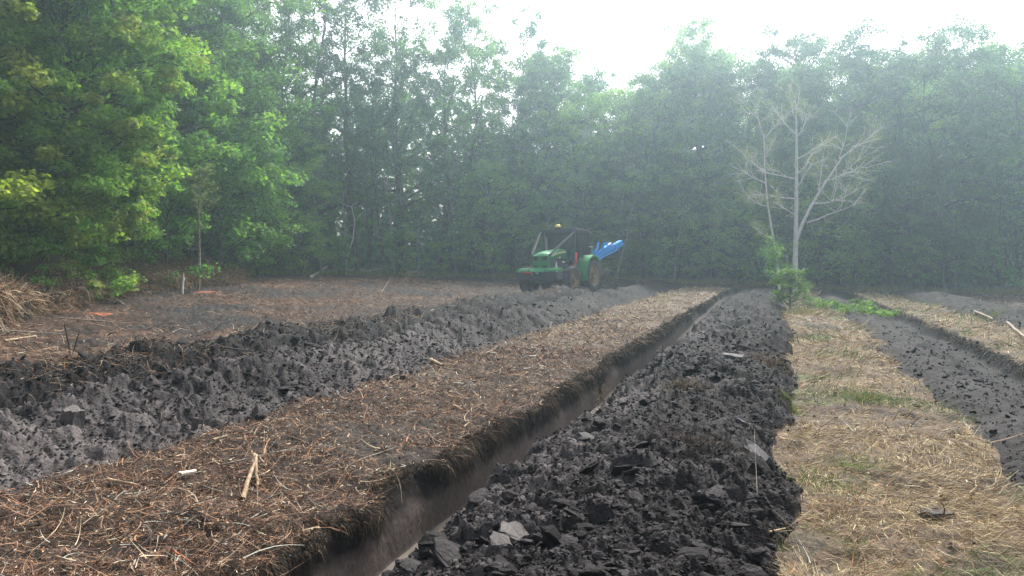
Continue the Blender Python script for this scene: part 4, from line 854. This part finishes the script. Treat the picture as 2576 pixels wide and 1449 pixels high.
tr_ = empty('tractor', tuple(TP)); tr_.rotation_euler = (0, 0, math.atan2(fwd.y, fwd.x)); tag(tr_, 'green forestry tractor with dark cab guard, muddy tyres and yellow roof dome', 'tractor')
# ground under the tractor roll: it stands level with the slope
tr_.rotation_euler = (R(1.0), 0, math.atan2(fwd.y, fwd.x))
def wheel(x, y, rad, wdt, nl, side):
    e = bpy.data.objects.new('wheel', None); link(e, tr_); e.location = (x, y, rad - .03)
    tp = [(rad * .62, -wdt / 2 * .82), (rad * .66, -wdt / 2 * .95), (rad * .8, -wdt / 2), (rad * .92, -wdt / 2 * .92), (rad * .955, -wdt / 2 * .6), (rad * .96, 0), (rad * .955, wdt / 2 * .6), (rad * .92, wdt / 2 * .92), (rad * .8, wdt / 2), (rad * .66, wdt / 2 * .95), (rad * .62, wdt / 2 * .82), (rad * .58, 0), (rad * .62, -wdt / 2 * .82)]
    ty = G().lathe(tp, k=40).put('tyre', M['rubber'], e, True)
    lug = G()
    for s in (-1, 1):
        for i in range(nl):
            a0 = (i + (.5 if s > 0 else 0)) / nl * 2 * math.pi; da = .30; secs = []
            for t in (0, .35, .7, 1):
                yy = s * wdt * (.02 + .47 * t); aa = a0 - s * 0 - da * t * 1.1; hw = .055 * rad / .7
                r0 = rad * (.93 if t < .9 else .86); r1 = rad * (1.0 if t < .8 else .955)
                hwz = hw / rad * .75
                secs.append([(r0 * math.cos(aa - hwz), yy, r0 * math.sin(aa - hwz)), (r0 * math.cos(aa + hwz), yy, r0 * math.sin(aa + hwz)), (r1 * math.cos(aa + hwz * .7), yy, r1 * math.sin(aa + hwz * .7)), (r1 * math.cos(aa - hwz * .7), yy, r1 * math.sin(aa - hwz * .7))])
            lug.loft(secs)
    lug.put('tread', M['rubber'], e)
    o = side * wdt * .5
    rp = [(rad * .64, o * .92), (rad * .60, o * .95), (rad * .57, o * .8), (rad * .5, o * .55), (rad * .34, o * .35), (rad * .30, o * .45), (rad * .16, o * .48), (rad * .15, o * .85), (rad * .1, o * .9), (.002, o * .9)]
    G().lathe(rp, k=28).put('rim', M['rim'], e, True)
    g = G()
    for i in range(8): a = i / 8 * 6.283; g.cyl((rad * .23 * math.cos(a), o * .46, rad * .23 * math.sin(a)), (rad * .23 * math.cos(a), o * .54, rad * .23 * math.sin(a)), .018, k=6)
    g.cyl((0, o * .85, 0), (0, o * 1.0, 0), rad * .09, k=10).put('hub', M['chrome'], e)
    return e
wheel(2.15, 1.05, .64, .50, 17, 1); wheel(2.15, -1.05, .64, .50, 17, -1); wheel(0, 1.04, .79, .52, 20, 1); wheel(0, -1.04, .79, .52, 20, -1)
G().box(-.5, 2.9, -.28, .28, .55, 1.05).box(1.95, 2.35, -.72, .72, .5, .75).cyl((0, -.7, .79), (0, .7, .79), .17).box(.6, 1.6, -.6, .6, .62, .95).put('chassis', M['black'], tr_, bevel=.02)
# hood: rounded sections rising to the cab
def hsec(x, w_, zb, zt, cr=.09): return [(x, -w_, zb), (x, w_, zb), (x, w_, zt - cr * 1.3), (x, w_ * .93, zt - cr * .45), (x, w_ * .7, zt), (x, 0, zt + .03), (x, -w_ * .7, zt), (x, -w_ * .93, zt - cr * .45), (x, -w_, zt - cr * 1.3)]
G().loft([hsec(1.15, .43, 1.58, 2.02), hsec(1.7, .43, 1.58, 1.99), hsec(2.3, .43, 1.56, 1.92), hsec(2.75, .42, 1.54, 1.83), hsec(2.95, .40, 1.54, 1.74, .07)]).put('hood', M['green'], tr_, True, .0)
gr = G().loft([[(2.90, -.43, 1.06), (2.90, .43, 1.06), (2.90, .43, 1.755), (2.90, -.43, 1.755)], [(3.03, -.38, 1.08), (3.03, .38, 1.08), (3.0, .39, 1.73), (3.0, -.39, 1.73)]]).put('grille', M['green'], tr_, bevel=.015)
for (ya, yb, za, zb, k_) in ((.06, .34, 1.50, 1.68, 7), (-.34, -.12, 1.50, 1.68, 5), (.08, .34, 1.14, 1.28, 7), (-.34, -.14, 1.14, 1.28, 5)):
    for i in range(k_):
        yy = ya + (yb - ya) * (i + .5) / k_; G().box(3.0, 3.035, yy - .011, yy + .011, za, zb).put('vent_slot', M['dark'], gr)
G().box(2.985, 3.03, -.05, .05, 1.40, 1.44).put('badge', M['green'], gr)
for s in (-1, 1):
    y0 = .40 * s; G().box(1.3, 2.90, min(y0, y0 + .035 * s), max(y0, y0 + .035 * s), 1.02, 1.555).put('side_panel', M['black'], tr_, bevel=.01)
    # curved yellow stripe
    st = []; 
    for j in range(9):
        t = j / 8; xx = 2.75 - 1.45 * t; zc = 1.70 + .19 * math.sin(t * 1.5); hw = .012 + .028 * t; yy = s * .436
        st.append([(xx, yy - .004 * s, zc - hw), (xx, yy + .006 * s, zc - hw), (xx, yy + .006 * s, zc + hw), (xx, yy - .004 * s, zc + hw)])
    G().loft(st).put('stripe', M['pale'], tr_)
    G().box(1.85, 2.05, min(s * .43, s * .44), max(s * .43, s * .44), 1.60, 1.66).put('model_plate', M['pale'], tr_)
G().box(1.45, 1.7, .436, .446, 1.39, 1.47).put('sticker', M['white'], tr_)
# diamond warning sign with its dark symbols
dz = G(); cxd, czd = 1.62, 1.03; n = 0; dz.v = [(cxd, .47, czd - .32), (cxd + .12, .47, czd), (cxd, .47, czd + .32), (cxd - .12, .47, czd), (cxd, .455, czd - .32), (cxd + .12, .455, czd), (cxd, .455, czd + .32), (cxd - .12, .455, czd)]
dz.f = [(0, 3, 2, 1), (4, 5, 6, 7), (0, 1, 5, 4), (1, 2, 6, 5), (2, 3, 7, 6), (3, 0, 4, 7)]
sg = dz.put('warning_sign', M['white'], tr_)
g = G()
for i, (z0, hw) in enumerate(((.15, .015), (.08, .03), (.01, .045), (-.06, .035), (-.13, .02))): g.box(cxd - hw, cxd + hw * .3, .470, .474, czd + z0 - .01, czd + z0 + .018)
g.put('sign_symbols', M['dark'], sg); sg.location = (1.05, .16, .12)
# front bumper / weight with winch
bp = G().hexa([(2.98, -1.08, .66), (3.38, -1.02, .66), (3.38, 1.02, .66), (2.98, 1.08, .66), (2.98, -1.12, 1.0), (3.40, -1.04, 1.0), (3.40, 1.04, 1.0), (2.98, 1.12, 1.0)]).put('front_bumper', M['black'], tr_, bevel=.02)
G().box(3.3985, 3.42, -.14, .22, .84, .97).put('winch_plate', M['dark'], bp)
G().cyl((3.42, -.02, .93), (3.42, .12, .93), .035).cyl((3.43, -.2, .86), (3.43, -.2, .93), .03).put('winch_hook', M['chrome'], bp)
G().beam((3.43, -.52, .985), (3.43, -.22, .955), .05, .04).beam((3.43, -.6, .97), (3.43, -.5, .99), .06, .06).put('tow_strap', M['red'], bp)
for y0, y1 in ((-1.0, -.42), (.38, .98)):
    pl = G().hexa([(2.75, y0, 1.02), (3.36, y0, 1.02), (3.36, y1, 1.02), (2.75, y1, 1.02), (2.75, y0, 1.17), (3.30, y0, 1.10), (3.30, y1, 1.10), (2.75, y1, 1.17)]).put('tread_plate', M['green'], tr_, bevel=.01)
    for i in range(9): yy = y0 + .04 + (y1 - y0 - .08) * i / 8; G().hexa([(2.8, yy - .014, 1.165), (3.28, yy - .014, 1.10), (3.28, yy + .014, 1.10), (2.8, yy + .014, 1.165), (2.8, yy - .014, 1.19), (3.28, yy - .014, 1.125), (3.28, yy + .014, 1.125), (2.8, yy + .014, 1.19)]).put('rib', M['green'], pl)
G().hexa([(2.9, -.38, 1.02), (3.40, -.36, 1.0), (3.40, .34, 1.0), (2.9, .36, 1.02), (3.0, -.38, 1.2), (3.36, -.36, 1.06), (3.36, .34, 1.06), (3.0, .36, 1.2)]).put('centre_plate', M['green'], tr_, bevel=.01)
G().cyl((2.8, -1.05, 1.2), (2.8, -.6, 1.24), .03).cyl((2.95, -1.1, 1.17), (2.9, -.7, 1.2), .025).put('hose', M['black'], tr_)
# cab: guard, roof, posts, glass
RW = .93
rf = G().hexa([(-.6, -.82, 2.80), (1.22, -RW, 2.78), (1.22, RW, 2.78), (-.6, .82, 2.80), (-.6, -.80, 2.93), (1.20, -RW, 2.98), (1.20, RW, 2.98), (-.6, .80, 2.93)]).put('roof', M['grey'], tr_, bevel=.03)
for s in (-1, 1):
    G().beam((2.98, .44 * s, 1.74), (1.2, (RW - .03) * s, 2.84), .095, .08).put('guard_bar', M['grey'], tr_)
    G().beam((1.12, .80 * s, 2.82), (1.05, .74 * s, 1.3), .11).put('cab_post', M['black'], tr_)
    G().beam((.95, .86 * s, 2.80), (.45, .90 * s, 1.5), .08).put('guard_post', M['grey'], tr_)
    G().beam((-.5, .78 * s, 2.82), (-.62, .78 * s, 1.55), .11).put('cab_post', M['grey'], tr_)
    G().beam((1.05, .76 * s, 1.33), (-.6, .78 * s, 1.45), .06).put('cab_sill', M['black'], tr_)
    G().box(.5, 1.12, min(.44 * s, .8 * s), max(.44 * s, .8 * s), .62, 1.32).put('cab_step_box', M['black'], tr_, bevel=.02)
    G().hexa([(.98, .735 * s, 1.4), (-.5, .755 * s, 1.5), (-.5, .76 * s, 1.5), (.98, .74 * s, 1.4), (1.05, .785 * s, 2.76), (-.45, .755 * s, 2.76), (-.45, .76 * s, 2.76), (1.05, .79 * s, 2.76)]).put('side_window', M['glass'], tr_)
    wm = G()
    for i in range(15):
        x_ = -.45 + 1.5 * i / 14; wm.beam((x_, .80 * s, 1.5), (x_ + .03, .80 * s, 2.78), .014)
    for i in range(13):
        z_i = 1.5 + 1.26 * i / 12; wm.beam((-.5, .80 * s, z_i), (1.08, .80 * s, z_i), .014)
    wm.put('guard_mesh', M['mesh'], tr_)
    # rear fender
    secs = []
    for i in range(11):
        a = R(-15 + 150 * i / 10); r0 = .90; secs.append([(r0 * math.cos(a), s * .72, .79 + r0 * math.sin(a)), (r0 * math.cos(a), s * 1.22, .79 + r0 * math.sin(a)), ((r0 + .05) * math.cos(a), s * 1.22, .79 + (r0 + .05) * math.sin(a)), ((r0 + .05) * math.cos(a), s * .72, .79 + (r0 + .05) * math.sin(a))])
    fd = G().loft(secs).put('fender', M['green'], tr_, bevel=.008)
    lip = []
    for i in range(11):
        a = R(-15 + 150 * i / 10); lip.append([((r0 - .03) * math.cos(a), s * 1.22, .79 + (r0 - .03) * math.sin(a)), ((r0 - .03) * math.cos(a), s * 1.30, .79 + (r0 - .03) * math.sin(a)), ((r0 + .05) * math.cos(a), s * 1.30, .79 + (r0 + .05) * math.sin(a)), ((r0 + .05) * math.cos(a), s * 1.22, .79 + (r0 + .05) * math.sin(a))])
    G().loft(lip).put('fender_lip', M['green'], fd)
    G().box(.95, 1.35, min(.7 * s, 1.06 * s), max(.7 * s, 1.06 * s), .78, 1.0).box(.95, 1.35, min(.75 * s, 1.04 * s), max(.75 * s, 1.04 * s), .42, .47).beam((1.0, 1.0 * s, .78), (1.0, 1.0 * s, .45), .05).beam((1.3, 1.0 * s, .78), (1.3, 1.0 * s, .45), .05).put('step', M['mud'], tr_, bevel=.01)
G().hexa([(1.16, -.72, 1.98), (1.165, .72, 1.98), (1.17, .72, 1.98), (1.165, -.72, 1.98), (1.08, -.78, 2.76), (1.08, .78, 2.76), (1.085, .78, 2.76), (1.085, -.78, 2.76)]).put('windscreen', M['glass'], tr_)
G().beam((1.16, -.4, 2.0), (1.1, .1, 2.45), .025).put('wiper', M['black'], tr_)
G().box(.9, 1.12, -.45, .45, 1.3, 1.98).put('dashboard', M['black'], tr_)
G().box(-.62, -.5, -.7, .7, 1.4, 2.0).put('rear_panel', M['black'], tr_)
G().box(-.25, .25, -.25, .25, 1.35, 1.5).box(-.32, -.2, -.25, .25, 1.5, 2.15).box(-.31, -.22, -.13, .13, 2.15, 2.4).put('seat', M['black'], tr_, bevel=.03)
G().cyl((.95, -.02, 1.98), (.78, -.02, 2.08), .02).cyl((.78, -.02, 2.08), (.76, -.02, 2.1), .2).put('steering_wheel', M['black'], tr_)
rcv = empty('gps_dome'); rcv.parent = tr_; rcv.location = (1.1, 0, 2.98)
G().lathe([(.001, .17), (.08, .16), (.135, .12), (.15, .06), (.145, .03)], k=24, axis='z').put('cap', M['yellow'] if False else mat('signal_yellow', (.85, .72, .12), rough=.35), rcv, True)
G().lathe([(.145, .035), (.15, .0), (.12, -.03), (.001, -.04)], k=24, axis='z').put('base', M['dark'], rcv, True); rcv.location.z = 3.02; rcv.location.x = 1.22
G().cyl((1.4, -.52, 1.5), (1.4, -.52, 2.6), .06).cyl((1.4, -.52, 1.45), (1.4, -.52, 2.0), .085).put('exhaust', M['chrome'] if False else mat('grey_exhaust', (.22, .22, .23), rough=.5), tr_)
G().cyl((1.22, .90, 1.35), (1.12, .88, 1.85), .05).put('extinguisher', M['red'], tr_, True)
G().beam((1.22, .88, 1.36), (1.35, .86, .98), .06).put('red_lever', M['red'], tr_, bevel=.01)
G().cyl((-.55, .85, 1.75), (-.55, .85, 2.12), .012).put('aerial', M['black'], tr_)
G().cyl((-.55, .85, 2.12), (-.55, .85, 2.16), .11, .09).put('aerial_disc', M['white'], tr_)
G().box(-.9, -.55, -.35, .35, .6, .8).beam((-.6, .35, .7), (-1.3, .4, .75), .07).beam((-.6, -.35, .7), (-1.3, -.4, .75), .07).beam((-.6, 0, 1.3), (-1.3, 0, 1.5), .06).put('hitch', M['black'], tr_)

# driver seated in the cab
def driver():
    me = bpy.data.meshes.new('body'); J = {'hip': (.0, 0, 1.58), 'chest': (-.06, 0, 1.92), 'neck': (-.05, 0, 2.1), 'head': (-.03, 0, 2.22), 'crown': (-.03, 0, 2.33), 'sl': (-.05, .2, 2.05), 'el': (.18, .27, 1.85), 'hl': (.5, .17, 2.02), 'tl': (.55, .14, 2.05),
         'sr': (-.05, -.2, 2.05), 'er': (.18, -.27, 1.85), 'hr': (.5, -.17, 2.02), 'trr': (.55, -.14, 2.05), 'kl': (.48, .14, 1.62), 'fl': (.62, .14, 1.2), 'tfl': (.78, .15, 1.18), 'kr': (.48, -.14, 1.62), 'fr': (.62, -.14, 1.2), 'tfr': (.78, -.15, 1.18)}
    rad = dict(hip=.16, chest=.17, neck=.06, head=.10, crown=.07, sl=.075, el=.055, hl=.04, tl=.025, sr=.075, er=.055, hr=.04, trr=.025, kl=.075, fl=.05, tfl=.04, kr=.075, fr=.05, tfr=.04)
    ks = list(J); E = [('hip', 'chest'), ('chest', 'neck'), ('neck', 'head'), ('head', 'crown'), ('chest', 'sl'), ('sl', 'el'), ('el', 'hl'), ('hl', 'tl'), ('chest', 'sr'), ('sr', 'er'), ('er', 'hr'), ('hr', 'trr'), ('hip', 'kl'), ('kl', 'fl'), ('fl', 'tfl'), ('hip', 'kr'), ('kr', 'fr'), ('fr', 'tfr')]
    me.from_pydata([J[k] for k in ks], [(ks.index(a), ks.index(b)) for a, b in E], []); me.materials.append(M['cyan'])
    o = bpy.data.objects.new('person', me); col.objects.link(o); sk = o.modifiers.new('skin', 'SKIN'); 
    if not me.skin_vertices: me.skin_vertices.new(name='')
    for i, k in enumerate(ks): me.skin_vertices[0].data[i].radius = (rad[k], rad[k])
    me.skin_vertices[0].data[0].use_root = True; s2 = o.modifiers.new('subdivision', 'SUBSURF'); s2.levels = 1; s2.render_levels = 1
    o.matrix_world = tr_.matrix_basis.copy(); tag(o, 'driver in a cyan jacket sitting in the tractor cab', 'person')
    h = G(); h.lathe([(.001, .13), (.06, .12), (.105, .07), (.115, .0), (.105, -.07), (.07, -.12), (.001, -.14)], k=16, axis='z'); hh = h.put('head', M['skin'], o, True); hh.location = (-.01, 0, 2.26)
    c = G().lathe([(.001, .15), (.075, .135), (.12, .07), (.125, .03)], k=16, axis='z').put('cap', M['dark'], o, True); c.location = (-.02, 0, 2.27)
bpy.context.view_layer.update(); driver()

# raised plough behind the tractor
pg = empty('plough', tuple(TP + lft * .3)); pg.rotation_euler = tr_.rotation_euler.copy(); pg.rotation_euler.z -= R(16); pg.scale = (1.12, .9, 1); tag(pg, 'bright blue raised mounted plough behind the tractor with muddy share', 'plough')
G().beam((-.95, 0, 1.55), (-2.75, .05, 2.28), .21, .23).put('main_beam', M['blue'], pg, bevel=.02)
G().beam((-2.55, .05, 2.15), (-3.1, .05, 2.4), .30, .26).put('beam_head', M['blue'], pg, bevel=.02)
for s in (-1, 1): G().beam((-.9, .3 * s, 1.42), (-2.7, .22 * s, 2.05), .06, .08).put('side_arm', M['blue'], pg, bevel=.01)
G().hexa([(-1.0, -.4, 1.35), (-1.0, .4, 1.35), (-1.1, .4, 1.35), (-1.1, -.4, 1.35), (-1.05, -.28, 2.0), (-1.05, .28, 2.0), (-1.15, .28, 2.0), (-1.15, -.28, 2.0)]).put('headstock', M['blue'], pg, bevel=.02)
G().hexa([(-1.9, -.06, 2.05), (-1.9, .06, 2.05), (-2.6, .06, 2.3), (-2.6, -.06, 2.3), (-2.1, -.06, 2.38), (-2.1, .06, 2.38), (-2.35, .06, 2.40), (-2.35, -.06, 2.40)]).put('bracket', M['blue'], pg, bevel=.015)
G().beam((-1.6, .2, 2.0), (-1.75, .2, 2.4), .06, .09).beam((-1.6, -.2, 2.0), (-1.75, -.2, 2.4), .06, .09).put('bracket', M['blue'], pg, bevel=.01)
G().cyl((-1.1, .12, 1.7), (-2.0, .12, 2.2), .05).put('ram', M['blue'], pg, True)
G().cyl((-1.9, .12, 2.14), (-2.3, .12, 2.36), .028).put('ram_rod', M['chrome'], pg, True)
G().beam((-1.5, 0, 1.7), (-1.55, .1, .75), .12, .2).put('leg', M['mud'], pg, bevel=.01)
mb = []
for i in range(7):
    t = i / 6; mb.append([(-1.25 - .55 * t, -.05 + .35 * t * t, .45 + .1 * t), (-1.25 - .55 * t, -.08 + .35 * t * t, .45 + .1 * t), (-1.35 - .5 * t, .05 + .5 * t * t, 1.0 + .15 * t), (-1.35 - .5 * t, .08 + .5 * t * t, 1.0 + .15 * t)])
G().loft(mb).put('mouldboard', M['mud'], pg, True)
G().lathe([(.001, -.01), (.3, -.004), (.32, 0), (.3, .004), (.001, .01)], k=24).put('coulter_disc', M['mud'], pg); bpy.data.objects['coulter_disc'].location = (-1.2, .25, 1.15)

# ------------------------------------------------------------------ misty air
V8 = [(-90, -12, -2.4), (95, -12, -2.4), (95, 92, -2.4), (-90, 92, -2.4), (-90, -12, 27), (95, -12, 27), (95, 92, 27), (-90, 92, 27)]
hm = bpy.data.meshes.new('haze'); hm.from_pydata(V8, [], [(0, 3, 2, 1), (4, 5, 6, 7), (0, 1, 5, 4), (1, 2, 6, 5), (2, 3, 7, 6), (3, 0, 4, 7)])
mh = bpy.data.materials.new('haze'); mh.use_nodes = True; nn = mh.node_tree; nn.nodes.clear(); out = nn.nodes.new('ShaderNodeOutputMaterial'); pv = nn.nodes.new('ShaderNodeVolumePrincipled')
pv.inputs['Color'].default_value = (.66, .86, .98, 1); pv.inputs['Density'].default_value = .0034; pv.inputs['Anisotropy'].default_value = .80
nn.links.new(pv.outputs[0], out.inputs['Volume']); hm.materials.append(mh); ho = link(bpy.data.objects.new('haze', hm)); ho['kind'] = 'stuff'
